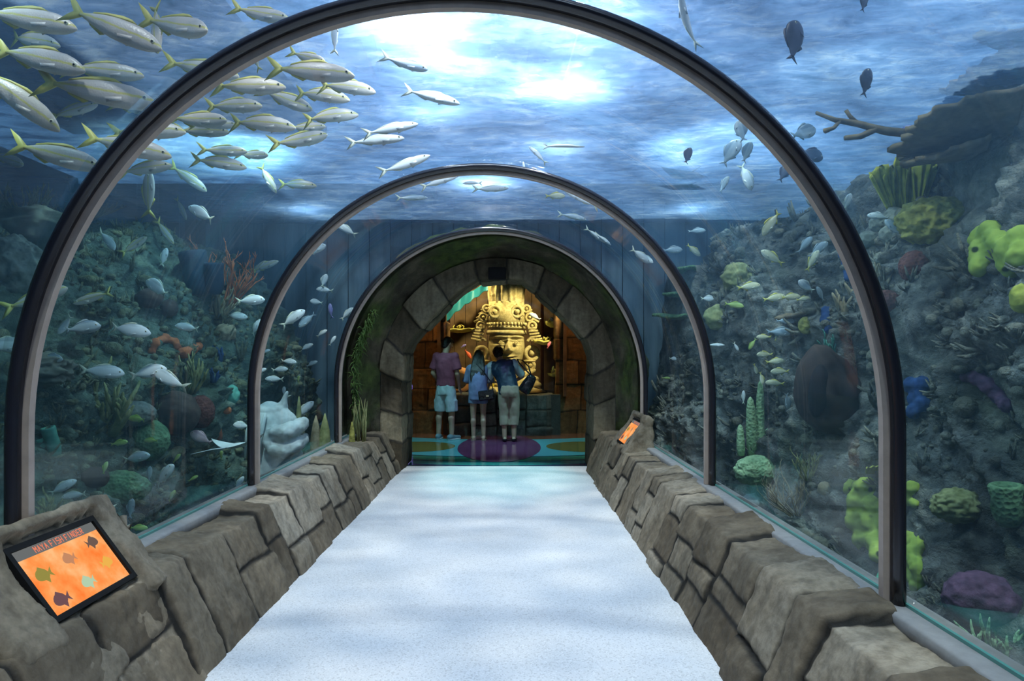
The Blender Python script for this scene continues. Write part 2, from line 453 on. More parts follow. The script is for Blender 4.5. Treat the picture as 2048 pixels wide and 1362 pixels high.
def reef(name, prof, sx, y0, y1, mat, seed, amp, hvar):
    ny, nz = 300, 190; vs = []
    pts = [Vector(p) for p in prof]; L = [0]
    for a, b in zip(pts, pts[1:]): L.append(L[-1]+(b-a).length)
    for j in range(ny+1):
        y = y0+(y1-y0)*j/ny
        hs = 1+hvar*noise.noise(Vector((y*.45, seed, 0)))
        for i in range(nz+1):
            tv = L[-1]*i/nz; k = 0
            while k < len(pts)-2 and tv > L[k+1]: k += 1
            p = pts[k].lerp(pts[k+1], (tv-L[k])/(L[k+1]-L[k]))
            d = (pts[k+1]-pts[k]).normalized(); n = Vector((-sx*d.y if sx > 0 else d.y, 0, abs(d.x)))
            n = Vector((-sx*abs(d.y), 0, abs(d.x)))
            z = p.y if p.y < 0 else p.y*hs
            q = Vector((p.x+seed, y, z))
            b1 = noise.noise(q*.75)*.55; rd = 1-abs(noise.noise(q*1.6+Vector((5, 5, 5)))); r2 = 1-abs(noise.noise(q*3.7))
            r3 = 1-abs(noise.noise(q*Vector((8.0, 8.0, 11.0))))
            h = amp*(b1+.55*(rd-.6)+.34*(r2-.6)+.20*(r3-.6)*(.4+rd)+.13*fbm(q*13, 4))
            sm = max(0, min(1, (y-4.6)/3.8)); sm = sm*sm*(3-2*sm)
            vs.append((p.x+n.x*h-sx*.80*sm, y+.10*noise.noise(q*2.2+Vector((1, 8, 3))), min(z+n.z*h*.7+.12*noise.noise(q*1.9), WT-.06)))
    mb = MB(); mb.add(vs, [(j*(nz+1)+i, (j+1)*(nz+1)+i, (j+1)*(nz+1)+i+1, j*(nz+1)+i+1) for j in range(ny) for i in range(nz)])
    return mb.build(name, mat, fixn=False)
reefL = tag(reef('reef_rock', [(-2.75, -.95), (-3.05, -.2), (-3.4, .5), (-3.6, 1.3), (-3.9, 2.05), (-4.5, 2.6), (-6.15, 2.8)], -1, Y0+.1, 8.9, M['reefL'], 3, .42, .18),
     'long olive and grey rock reef along the tank on the side of the yellowtail school', 'reef')
reefR = tag(reef('reef_rock', [(2.45, -.95), (2.55, -.2), (2.75, .6), (2.95, 1.4), (3.15, 2.2), (3.5, 2.95), (5.1, 3.2)], 1, Y0+.1, 8.9, M['reefR'], 9, .40, .10),
     'tall grey craggy rock reef across the walkway from the yellowtail school', 'reef')
dg = bpy.context.evaluated_depsgraph_get()
def bvh_of(o): return BVHTree.FromPolygons([v.co for v in o.data.vertices], [tuple(p.vertices) for p in o.data.polygons])
BV = [bvh_of(reefL), bvh_of(reefR), bvh_of(bpy.data.objects['floor_tank_bed'])]
def hit(px, py, dmax=9.4):
    """first reef or bed point along the sight line through a point of the photograph"""
    d = ray(px, py).normalized(); o = Vector((0, 0, EYE)); best = None
    for b in BV:
        p, n, i, ds = b.ray_cast(o, d)
        if p is not None and (best is None or ds < best[2]): best = (p, n, ds)
    if best is None or best[0].y > dmax: return None
    p, n, _ = best
    if n.dot(d) > 0: n = -n
    return p, n
def tunnel_exit(px, py):
    v = ray(px, py); y = .5
    while y < 9:
        x, z = v.x*y, v.z*y+EYE
        r = math.hypot(x-XC, z-SPRING) if z > SPRING else abs(x-XC)
        if r > RAD+.06: return y
        y += .03
    return 9
# ============================================================= stone portal at the end of the tunnel
PCX = -.155
inner = [(-1.36, 0), (-1.36, .8), (-1.355, 1.45), (-1.28, 1.62), (-1.09, 1.85), (-.89, 2.06), (-.65, 2.29), (-.42, 2.44), (-.12, 2.455), (.17, 2.44), (.38, 2.27), (.66, 1.98), (.87, 1.78), (.98, 1.65), (1.05, 1.44), (1.05, .8), (1.05, 0)]
def resample(pts, n):
    pts = [Vector(p) for p in pts]; L = [0]
    for a, b in zip(pts, pts[1:]): L.append(L[-1]+(b-a).length)
    out = []; k = 0
    for i in range(n+1):
        s = L[-1]*i/n
        while k < len(pts)-2 and s > L[k+1]: k += 1
        out.append(pts[k].lerp(pts[k+1], (s-L[k])/(L[k+1]-L[k])))
    return out, L[-1]
NP = 200
inn, SL = resample(inner, NP)
out_, _ = resample([(PCX-1.49, 0), (PCX-1.49, .6)]+[(PCX-1.49*math.cos(PI*k/40), 1.19+1.49*math.sin(PI*k/40)) for k in range(41)]+[(PCX+1.49, .6), (PCX+1.49, 0)], NP)
def curve_at(c, u):
    f = max(0, min(1, u))*NP; i = min(int(f), NP-1); return c[i].lerp(c[i+1], f-i)
FY, DEEP = 8.62, .85
def portal_pos(s, tv):
    u = s/SL; a, b = curve_at(inn, u), curve_at(out_, u)
    tg = curve_at(inn, u+.01)-curve_at(inn, u-.01); n2 = Vector((tg.y, -tg.x)).normalized()      # towards the opening
    if tv < DEEP:
        w_ = max(0, 1-(DEEP-tv)/.05)*.5
        return Vector((a.x, FY+DEEP-tv, a.y)), Vector((n2.x*(1-w_), -w_, n2.y*(1-w_))).normalized()
    k = (tv-DEEP)/.36; w_ = max(0, 1-(tv-DEEP)/.05)*.5
    p = a.lerp(b, k)
    return Vector((p.x, FY, p.y)), Vector((n2.x*w_, -(1-w_), n2.y*w_)).normalized()
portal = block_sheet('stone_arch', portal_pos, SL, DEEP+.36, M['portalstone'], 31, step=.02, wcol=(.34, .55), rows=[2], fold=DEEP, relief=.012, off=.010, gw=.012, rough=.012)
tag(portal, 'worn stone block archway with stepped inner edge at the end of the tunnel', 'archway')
t = NT('mossy_rock'); v = t.coord(); f = t.noise(v, 2.4, 8, .65); g = t.noise(v, 9, 5); q = t.noise(v, 1.3, 3)
c = t.ramp(f, [(.3, (.016, .014, .010)), (.5, (.06, .052, .036)), (.72, (.16, .135, .09))])
c = t.mix(t.ramp(q, [(.46, (0, 0, 0)), (.62, (.85, .85, .85))]), c, t.ramp(g, [(.3, (.02, .035, .012)), (.7, (.09, .13, .03))]))
M['mossrock'] = t.pbsdf(c, .9, t.bump(t.math('ADD', f, t.math('MULTIPLY', g, .5)), .9, .05), spec=.2)
mb = MB(); ns, nt = 150, 30; vs = []                       # rough collar from the last panel in to the archway, and its outside in the water
oc, _ = resample(arch(RAD+.01, -.02, 40), NP)
for i in range(ns+1):
    u = i/ns; a, b = curve_at(out_, u), curve_at(oc, u)
    cdir = Vector((a.x-XC, 0, max(a.y-SPRING, 0))).normalized()
    for j in range(nt+1):
        k = j/nt
        p = a.lerp(b, k**.7); y = FY+.01-(FY-8.02)*k
        q = Vector((p.x, y, p.y)); h = .06*fbm(q*2.2, 4)*math.sin(PI*min(1, k*1.05)) if k < .95 else 0
        vs.append(q-cdir*h*.8+Vector((0, -h, 0)))
mb.add(vs, [(i*(nt+1)+j, (i+1)*(nt+1)+j, (i+1)*(nt+1)+j+1, i*(nt+1)+j+1) for i in range(ns) for j in range(nt)])
vs = []
oo, _ = resample(arch(RAD+.075, -.6, 40), NP)
for i in range(ns+1):
    b = curve_at(oo, i/ns); cdir = Vector((b.x-XC, 0, max(b.y-SPRING, 0))).normalized()
    for j in range(31):
        y = 8.0+1.66*j/30; q = Vector((b.x, y, b.y)); vs.append(q+cdir*(.02+.13*abs(fbm(q*2.0, 4))*min(1, .2+j/4)))
mb.add(vs, [(i*31+j, (i+1)*31+j, (i+1)*31+j+1, i*31+j+1) for i in range(ns) for j in range(30)])
tag(mb.build('rock_collar', M['mossrock'], fixn=False), 'dark mossy rock collar between last clear panel and stone archway', 'rock')
# moss tufts hanging off the archway rock on the left
M['moss'] = simple('moss', (.07, .13, .025), .9, var=.5, scale=12)
mb = MB()
for k in range(420):
    y = R.uniform(7.85, 8.05); ph = R.uniform(.25, PI*.42); r = RAD-.01
    zz = R.choice([R.uniform(.7, 1.9), R.uniform(1.4, 2.0)])
    x = XC-math.sqrt(max(.01, 1.66**2-max(0, zz-SPRING)**2))
    p = Vector((x+R.uniform(0, .05), y+.15, zz)); L_ = R.uniform(.04, .12)
    d = Vector((R.uniform(-.3, .6), R.uniform(-1, .1), R.uniform(-.9, .3))).normalized()
    mb.tube([p, p+d*L_*.5, p+d*L_+Vector((0, 0, -L_*.4))], [.008, .006, .001], 4)
tag(mb.build('moss', M['moss']), kind='stuff')
# black speaker box over the archway
M['blk'] = simple('black_plastic', (.010, .010, .010), .75, 0, .15)
M['blk2'] = simple('speaker_cloth', (.015, .015, .015), .95, 0, .1, bump=.4, scale=120)
e = empty('speaker', (-.16, FY-.10, 2.40), 'small black speaker box at the crown of the stone archway', 'speaker')
bevel(MB().box((0, 0, .075), (.22, .16, .15)).build('cabinet', M['blk'], e, False), .012)
MB().box((0, -.083, .075), (.17, .008, .11)).build('grille', M['blk2'], e, False)
# ============================================================= sign pedestals
def pedestal(side, y0, y1, seed, name_lab, cat):
    # profile offsets from the axis (away from the walkway is larger)
    pf = [(1.15, -.02), (1.36, .40), (1.385, .455), (1.615, .765), (1.675, .765), (1.70, -.02)]
    mb = MB()
    P_ = [(XC+side*a, b) for a, b in pf]
    mb.prism(P_, y0, y1)
    sl = math.atan2(.31, .23)
    rot = Matrix.Rotation(-side*sl, 3, 'Y')
    def rail(u0, u1, ya, yb, hgt=.05):                       # raised stone lip round the screen
        for u in (0,):
            a = Vector((XC+side*(1.385+.23*u0), 0, .455+.31*u0)); b = Vector((XC+side*(1.385+.23*u1), 0, .455+.31*u1))
            c_ = (a+b)/2; c_.y = (ya+yb)/2
            mb.box(c_, ((b-a).length, yb-ya, hgt), rot)
    rail(.95, 1.16, y0, y1, .09); rail(-.08, 1.1, y1-.13, y1, .07); rail(-.08, 1.1, y0, y0+.235, .05)
    o = remesh(mb.build('rock_body', M['wallstone']), .018, 5, .6)
    me = o.data; n = len(me.vertices)
    for v_ in me.vertices:
        q = v_.co*1.0; h = .022*fbm(q*5+Vector((seed, 0, 0)), 4)
        # incised joint lines running down the face
        if q.z < .45: h -= .022*math.exp(-(abs(q.y-(y0+.62*(y1-y0))-.06*math.sin(q.z*9+seed))/.010)**2)+.02*math.exp(-((q.z-.2-.06*math.sin(q.y*5))/.009)**2)
        v_.co = q+v_.normal*h
        a_, b_ = side*(v_.co.x-XC)-1.425, v_.co.z-.512            # keep the recess of the screen clear
        u_, w_ = a_*.596+b_*.803, -a_*.803+b_*.596
        if -.045 < u_ < .33 and -.012 < w_ and y0+.235 < v_.co.y < y1-.145: v_.co += Vector((side*.803, 0, -.596))*(w_+.012)
    for nm, val in (('tint', .55), ('joint', 0)):
        a_ = me.attributes.new(nm, 'FLOAT', 'POINT'); a_.data.foreach_set('value', [val]*n)
    root = empty('fish_guide_stand', (XC+side*1.45, (y0+y1)/2, 0), name_lab, cat, 'rock sign stands')
    o.parent = root; o.matrix_parent_inverse = Matrix.Translation(-root.location)
    return root, sl
M['orange'] = None
def screen(root, side, ya, yb, lit, seed):
    """lit screen: corners at bottom offset 1.43/.515 and top 1.594/.73, rows of little fish pictures and a heading"""
    A = Vector((XC+side*1.425, 0, .512)); B = Vector((XC+side*1.592, 0, .737)); u = (B-A); H = u.length; u = u.normalized()
    nrm = Vector((-side*u.z, 0, abs(u.x))); yv = Vector((0, 1, 0))*(1)
    W = yb-ya
    inv = Matrix.Translation(-root.location)
    def P_(sx, sy, h):                                       # sx along the heading, left to right for a reader on the walkway
        y = ya+sx*W if side < 0 else yb-sx*W
        return A+u*(sy*H)+Vector((0, y, 0))+nrm*h
    def par(o): o.parent = root; o.matrix_parent_inverse = inv; return o
    mb = MB()
    f = .045
    for a0, a1, b0, b1 in ((-f, 1+f, -.08, 0), (-f, 1+f, 1, 1.08), (-f, 0, 0, 1), (1, 1+f, 0, 1)):
        q = [P_(a0, b0, .012), P_(a1, b0, .012), P_(a1, b1, .012), P_(a0, b1, .012)]
        q2 = [p-nrm*.05 for p in q]
        mb.loft([q2, q])
    par(mb.build('bezel', M['blk'], smooth=False))
    mats = [lit, emis('screen_band_%d' % seed, (.16, .17, .17), .9), emis('screen_words_%d' % seed, (.85, .22, .12), 1.0)]
    mb = MB()
    mb.loft([[P_(0, 0, -.02), P_(1, 0, -.02), P_(1, 1, -.02), P_(0, 1, -.02)], [P_(0, 0, 0), P_(1, 0, 0), P_(1, 1, 0), P_(0, 1, 0)]])
    mb.add([P_(0, .86, .001), P_(1, .86, .001), P_(1, 1, .001), P_(0, 1, .001)], [(0, 1, 2, 3)], 1)
    # heading in blocky stroke letters
    G = {'M': '00 01 01 .5,.5 .5,.5 11 11 10', 'A': '00 .5,1 .5,1 10 .2,.4 .8,.4', 'Y': '01 .5,.5 11 .5,.5 .5,.5 .5,0', 'F': '00 01 01 11 0,.5 .8,.5', 'I': '.5,0 .5,1',
         'S': '00 10 10 1,.5 1,.5 0,.5 0,.5 01 01 11', 'H': '00 01 10 11 0,.5 1,.5', 'N': '00 01 01 10 10 11', 'D': '00 01 01 .7,1 .7,1 1,.5 1,.5 .7,0 .7,0 00', 'E': '00 01 01 11 0,.5 .8,.5 00 10', 'R': '00 01 01 11 11 1,.5 1,.5 0,.5 .4,.5 10'}
    def num(tk):
        if ',' in tk: a_, b_ = tk.split(','); return float(a_), float(b_)
        return float(tk[0]), float(tk[1])
    cx0, lw_, gap = .24, .026, .014
    for ch in 'MAYA FISH FINDER':
        if ch in G:
            tk = [num(x) for x in G[ch].split()]
            for a_, b_ in zip(tk[::2], tk[1::2]):
                p, q = (cx0+a_[0]*lw_, .885+a_[1]*.085), (cx0+b_[0]*lw_, .885+b_[1]*.085)
                d = Vector((q[0]-p[0], (q[1]-p[1])*H/W, 0)); d.normalize(); nn = Vector((-d.y, d.x*W/H))*.0042; ex = Vector((d.x, d.y*W/H))*.003
                mb.add([P_(p[0]+nn.x-ex.x, p[1]+nn.y-ex.y, .002), P_(q[0]+nn.x+ex.x, q[1]+nn.y+ex.y, .002), P_(q[0]-nn.x+ex.x, q[1]-nn.y+ex.y, .002), P_(p[0]-nn.x-ex.x, p[1]-nn.y-ex.y, .002)], [(0, 1, 2, 3)], 2)
        cx0 += (lw_+gap) if ch != ' ' else .022
    scr = par(mb.build('screen', mats, smooth=False, fixn=False))
    for k, (fx, fy, fw, col, flip) in enumerate(((.84, .70, .17, (.16, .10, .08), -1), (.50, .62, .17, (.55, .25, .13), 1), (.17, .56, .20, (.30, .26, .06), 1), (.84, .33, .17, (.85, .45, .08), -1), (.52, .20, .18, (.45, .62, .42), 1), (.17, .16, .20, (.16, .08, .09), 1))):
        mb = MB(); pr = []
        n = 18
        for i in range(n):                                   # oval body with a forked tail, drawn on the screen
            a_ = 2*PI*i/n; pr.append((math.cos(a_)*.36-.1, math.sin(a_)*(.26+.05*math.sin(a_))))
        tail = [(.20, .03), (.46, .24), (.38, 0), (.46, -.2), (.20, -.03)]
        fin = [(-.3, .2), (-.1, .40), (.18, .2)]; fin2 = [(-.1, -.2), (.05, -.38), (.16, -.16)]
        for poly in (pr, tail, fin, fin2):
            mb.add([P_(fx-flip*-1*px_*fw*(1), fy+py_*fw*W/H, .0025) for px_, py_ in poly], [tuple(range(len(poly)))])
        o = par(mb.build('fish_picture', emis('fish_picture_%d_%d' % (seed, k), col, 1.0), smooth=False, fixn=False))
        o.parent = scr; o.matrix_parent_inverse = Matrix.Identity(4)
        o.matrix_parent_inverse = scr.matrix_basis.inverted()
    return scr
t = NT('lit_screen'); v = t.coord('Object', (1, 1, 1)); f = t.noise(v, 9, 4)
c = t.ramp(f, [(.32, (1.0, .22, .04)), (.5, (1.0, .34, .09)), (.68, (1.0, .52, .22))])
e_ = t.n('ShaderNodeEmission'); t.set(e_, 'Color', c); t.set(e_, 'Strength', 1.0); M['orange'] = t.surf(e_.outputs[0])
r1, _ = pedestal(-1, 2.18, 3.10, 2, 'rock sign stand with lit orange fish guide screen nearest the camera', 'sign')
screen(r1, -1, 2.445, 2.927, M['orange'], 1)
r2, _ = pedestal(1, 6.98, 7.80, 7, 'far rock sign stand with orange screen, on the wall beside the stone archway', 'sign')
screen(r2, 1, 7.14, 7.66, M['orange'], 2)
# ============================================================= rotunda beyond the archway
CX, CYR = -.15, 13.0
fm = [simple('inlay_teal', (.03, .26, .24), .12, spec=.6), simple('inlay_navy', (.015, .04, .10), .12, spec=.6), simple('inlay_aqua', (.16, .55, .56), .12, spec=.6),
      simple('inlay_purple', (.20, .055, .13), .12, spec=.6), simple('inlay_olive', (.26, .20, .05), .12, spec=.6), simple('inlay_green', (.04, .28, .17), .12, spec=.6), simple('inlay_rust', (.22, .09, .05), .12, spec=.6)]
mb = MB()
def disc(cx, cy, rx, ry, mi, z, n=64, rot=0):
    mb.add([(cx+rx*math.cos(2*PI*i/n)*math.cos(rot)-ry*math.sin(2*PI*i/n)*math.sin(rot), cy+rx*math.cos(2*PI*i/n)*math.sin(rot)+ry*math.sin(2*PI*i/n)*math.cos(rot), z) for i in range(n)], [tuple(range(n))], mi)
disc(CX, CYR, 4.2, 4.05, 1, -.004); disc(CX, CYR, 4.0, 3.93, 0, -.003); disc(CX, CYR, 3.85, 3.66, 1, -.002); disc(CX, CYR, 3.83, 3.60, 5, -.001); disc(CX, CYR, 3.7, 3.22, 1, 0.0); disc(CX, CYR, 3.7, 3.17, 2, .001)
disc(CX-.02, 10.95, .66, 1.62, 3, .0035)
for sx in (-1, 1): disc(CX+sx*1.35, 10.92, .62, .62, 4, .003); disc(CX+sx*2.6, 11.4, .6, .8, 6, .003)
disc(CX, CYR, 2.4, 1.15, 6, .002)
tag(mb.build('floor_rotunda', fm, smooth=False, fixn=False), kind='structure')
tag(MB().box((CX, 13, -.06), (9, 8.2, .1)).build('floor_slab', M['shell'], smooth=False), kind='structure')
M['rotwall'] = stone_mat('rotunda_wall', [(.28, (.03, .022, .014)), (.5, (.07, .05, .03)), (.72, (.12, .085, .05))], scale=2)
for nm, c_, d_ in (('wall_back_rotunda', (CX, 16.6, 1.8), (9, .15, 3.8)), ('wall_left_rotunda', (-4.4, 13, 1.8), (.15, 7.2, 3.8)), ('wall_right_rotunda', (4.1, 13, 1.8), (.15, 7.2, 3.8))):
    tag(MB().box(c_, d_).build(nm, M['rotwall'], smooth=False), kind='structure')
tag(MB().box((CX, 13, 3.75), (9, 7.4, .1)).build('ceiling_rotunda', M['shell'], smooth=False), kind='structure')
mb = MB()                                                    # rotunda front wall around the passage
for c_, d_ in (((-3.2, 9.88, 1.8), (2.6, .12, 3.8)), ((2.9, 9.88, 1.8), (2.6, .12, 3.8)), ((CX, 9.88, 3.25), (4.0, .12, 1.0))): mb.box(c_, d_)
tag(mb.build('wall_front_rotunda', M['rotwall'], smooth=False), kind='structure')
# pilasters of big tawny blocks flanking the display tank
def flat_sheet(name, x0, x1, y, z0, z1, mat, seed, ret=.4, **kw):
    f, T, L = path_fn([(0, 0), (x1-x0, 0)])
    # columns run up (s = z), courses across
    def pos(s, tv):
        if tv < ret: return Vector((x0, y+ret-tv, z0+s)), Vector((-1, 0, 0))
        if tv > ret+x1-x0: return Vector((x1, y+(tv-ret-x1+x0), z0+s)), Vector((1, 0, 0))
        return Vector((x0+tv-ret, y, z0+s)), Vector((0, -1, 0))
    return block_sheet(name, pos, z1-z0, (x1-x0)+2*ret, mat, seed, step=.02, **kw)
p1 = flat_sheet('stone_pilaster', -1.82, -1.20, 12.75, 0, 3.3, M['pilaster'], 41, wcol=(.38, .5), rows=[2], relief=.012, off=.008, gw=.012)
tag(p1, 'tawny stone block pilaster behind the man in the maroon shirt', 'pilaster')
p2 = flat_sheet('stone_pilaster', .86, 1.60, 12.75, 0, 3.3, M['pilaster'], 47, wcol=(.38, .5), rows=[2], relief=.012, off=.008, gw=.012)
tag(p2, 'tawny stone block pilaster on the handbag side of the carved head', 'pilaster')
# curb of the display tank
BY = 12.40
f_, T_, L_ = path_fn([(0, 0), (0, .74), (-.20, .77)])
def curb_pos(s, tv):
    p, n = f_(tv); a = s-1.05
    # bows out to the viewer and turns away at its ends
    bend = .0 if abs(a) < .85 else (abs(a)-.85)
    return Vector((CX-.04+math.copysign(min(abs(a), .85+.62*bend), a), BY-p.x+bend*.8, p.y)), Vector((math.copysign(.5*min(1, bend*4), a), -n.x*(-1) if False else -abs(n.x), abs(n.y)*(1 if tv > .6 else 0))).normalized()
cb = block_sheet('stone_curb', curb_pos, 2.1, T_, M['basestone'], 53, step=.016, wcol=(.38, .62), fold=.74, rows=[3, 3, 4], relief=.03, off=.02, gw=.018)
tag(cb, 'rough dark stone curb under the lit carved head display', 'curb')
tag(MB().box((CX, 13.35, .37), (2.15, 1.7, .74)).build('trim_7', M['basestone'], smooth=False), kind='structure')
tag(MB().box((CX-.02, 12.56, 1.90), (2.10, .03, 2.25)).build('window_5', M['acrylic'], smooth=False), kind='structure')
mb = MB()
for k in range(11):
    mb.box((-1.3+k*.235, 14.55, 1.95), (.225, .08, 2.5))
M['cedar'] = simple('cedar', (.16, .095, .05), .75, var=.5, scale=3, bump=.4)
tag(mb.build('wall_display_back', M['cedar'], smooth=False), kind='structure')
for sx in (-1.32, 1.02): tag(MB().box((sx, 13.6, 1.95), (.06, 1.9, 2.5)).build('wall_display_side', M['cedar'], smooth=False), kind='structure')
M['reflection'] = simple('red_reflection', (.26, .09, .045), .5, var=.25)  # rods modelled for reflections of lit seams on the display glass
for px, lab in ((898, 'slim red brown post in the display glass, next to the teal drape'), (1084, 'slim red brown post in the display glass, between carved head and pilaster')):
    p = at(px, 700, 14.2); tag(MB().tube([(p.x, 14.1, .73), (p.x, 14.1, 3.1)], .035, 10).build('reflection', M['reflection']), lab, 'reflection')
t = NT('display_water'); ab = t.n('ShaderNodeVolumeAbsorption'); t.set(ab, 'Color', (.75, .9, .6, 1)); t.set(ab, 'Density', .08); t.t.links.new(ab.outputs[0], t.out.inputs['Volume'])
tag(MB().box((CX, 13.55, 1.88), (2.06, 1.9, 2.2)).build('display_water', t.m, smooth=False), kind='stuff')
# violet lit window far off on the left of the rotunda, seen past the archway jamb
t = NT('violet_light'); v = t.coord('Object', (6, 6, 4)); f = t.noise(v, 2.5, 4)
e_ = t.n('ShaderNodeEmission'); t.set(e_, 'Color', t.ramp(f, [(.38, (.03, .02, .12)), (.55, (.30, .22, .9)), (.7, (.85, .8, 1.0))])); t.set(e_, 'Strength', 1.6)
p = at(811, 725, 15.2)
w_ = empty('aquarium_window', (p.x, 15.2, .75), 'violet lit aquarium window in the rotunda, glimpsed past the archway jamb', 'aquarium')
MB().box((-.1, 0, .55), (.60, .05, 1.35)).build('pane', t.surf(e_.outputs[0]), w_, False)
mb = MB(); mb.box((.23, -.02, .55), (.07, .12, 1.5)); mb.box((-.43, -.02, .55), (.07, .12, 1.5)); mb.box((-.1, -.02, 1.26), (.72, .12, .07)); mb.box((-.1, -.02, -.16), (.72, .12, .07))
mb.build('frame', M['rotwall'], w_, False)
# ============================================================= carved stone head in the display tank
t = NT('gilded_stone'); v = t.coord(); f = t.noise(v, 5, 7, .6); g = t.noise(v, 30, 3)
c = t.ramp(f, [(.3, (.30, .23, .10)), (.5, (.48, .39, .19)), (.72, (.66, .56, .32))])
c = t.mix(t.math('MULTIPLY', t.ramp(g, [(.35, (1, 1, 1)), (.55, (0, 0, 0))]), .4), c, (.20, .14, .06))
M['carved'] = t.pbsdf(c, .8, t.bump(t.math('ADD', f, t.math('MULTIPLY', g, .4)), .5, .02), spec=.25)
HY = 13.25
def hp(px, py, d=HY): return at(px, py, d)
hx = hp(1013, 700).x
head = empty('carved_head', (hx, HY, .74), 'giant carved stone head in tall headdress, lit yellow behind display glass', 'sculpture')
hz = lambda py: hp(1013, py).z-.74
hX = lambda px: hp(px, 700).x-hx
# face: height field over an ellipsoid, turned a little to the right
def face_mesh():
    W, Hh = .35, .47; zc = hz(691)
    vs = []; nu, nv = 120, 120
    G = lambda x, z, cx, cz, sx, sz: math.exp(-((x-cx)/sx)**2-((z-cz)/sz)**2)
    for j in range(nv+1):
        b = -PI*.46+PI*.92*j/nv
        for i in range(nu+1):
            a = -PI*.62+PI*1.24*i/nu
            x = W*math.sin(a)*math.cos(b)**.6; z = Hh*math.sin(b); y = -W*.95*math.cos(a)*math.cos(b)**.6
            fx, fz = x/W, z/Hh
            d = 0
            if y < 0:
                d += .15*G(fx, fz, 0, -.10, .13, .17)+.05*G(fx, fz, 0, .10, .10, .22)          # nose and its bridge
                for sx in (-1, 1):
                    d += .05*G(fx, fz, sx*.14, -.19, .10, .08)                                # nostrils
                    d -= .085*G(fx, fz, sx*.42, .12, .30, .13)                                # sockets
                    d += .085*G(fx, fz, sx*.42, .10, .20, .070)                               # eyeballs
                    d += .045*G(fx, fz, sx*.42, .20, .30, .028)+.032*G(fx, fz, sx*.42, .005, .28, .024)   # lids
                    d += .060*G(fx, fz, sx*.42, .33, .36, .05)                                # brow
                    d += .035*G(fx, fz, sx*.50, -.18, .25, .20)                               # cheek
                d += .058*G(fx, fz, 0, -.425, .26, .045)+.060*G(fx, fz, 0, -.545, .22, .050)    # lips
                d -= .06*G(fx, fz, 0, -.485, .29, .024)
                d += .060*G(fx, fz, 0, -.78, .26, .13)                                        # chin
            n = Vector((x, y, z*.6)).normalized()
            vs.append(Vector((x, y, z+zc))+n*d)
    mb = MB(); mb.add(vs, [(j*(nu+1)+i, j*(nu+1)+i+1, (j+1)*(nu+1)+i+1, (j+1)*(nu+1)+i) for j in range(nv) for i in range(nu)])
    return mb
o = face_mesh().build('face', M['carved'], head); o.rotation_euler = (0, 0, math.radians(6))
zc = hz(691)
for sx in (-1, 1):                                             # incised irises standing on the eyeballs
    mb = MB().torus((sx*.147, -.352, zc+.047), .030, .009, None, 20, 6)
    mb.ell((sx*.147, -.360, zc+.047), (.014, .014, .014))
    o = mb.build('eye_ring', M['carved'], head); o.rotation_euler = (0, 0, math.radians(6))
# headband: toothed fillet below a row of goggle rings
mb = MB(); n = 40
for z, r, h in ((hz(665), .395, .07), (hz(655), .375, .05)):
    mb.loft([mb.ellring((0, .02, z-h/2), r, r*.98, n), mb.ellring((0, .02, z+h/2), r*.97, r*.95, n)])
for k in range(34):
    a = 2*PI*k/34; mb.box((.385*math.cos(a), .02+.38*math.sin(a), hz(649)), (.03, .03, .06), Matrix.Rotation(a, 3, 'Z'))
mb.build('headband', M['carved'], head)
mb = MB(); mb.loft([mb.ellring((0, .05, hz(650)), .37, .36, n), mb.ellring((0, .05, hz(630)), .365, .35, n), mb.ellring((0, .05, hz(604)), .345, .33, n)]); mb.build('crown', M['carved'], head)
for px in (990, 1034):                                         # goggle eyes of the headdress mask
    x = hX(px); y = .05-math.sqrt(max(.01, .36**2-x**2))-.01
    e2 = MB(); e2.torus((x, y, hz(625)), .10, .032, None, 26, 8); e2.ell((x, y-.02, hz(625)), (.05, .05, .05))
    for k in range(12):
        a = 2*PI*k/12; e2.ell((x+.135*math.cos(a), y+.015, hz(625)+.135*math.sin(a)), (.022, .02, .022), None, 8, 6)
    e2.build('goggle_ring', M['carved'], head)
mb = MB(); rings = []; n = 96                                  # tall fluted tree-like hat
for k in range(25):
    q = k/24; z = hz(606)+(hz(564)-hz(606))*q; r = .325+.035*q+(.02*max(0, q-.9)*10)
    ring = []
    for i in range(n):
        a = 2*PI*i/n; rr = r+.022*math.sin(a*17+1.5*noise.noise(Vector((math.cos(a)*2, math.sin(a)*2, q*1.5))))+.02*fbm((math.cos(a)*3, math.sin(a)*3, q*2.2), 3)
        ring.append(Vector((rr*math.cos(a), .05+rr*math.sin(a), z)))
    rings.append(ring)
mb.loft(rings); mb.build('fluted_hat', M['carved'], head)
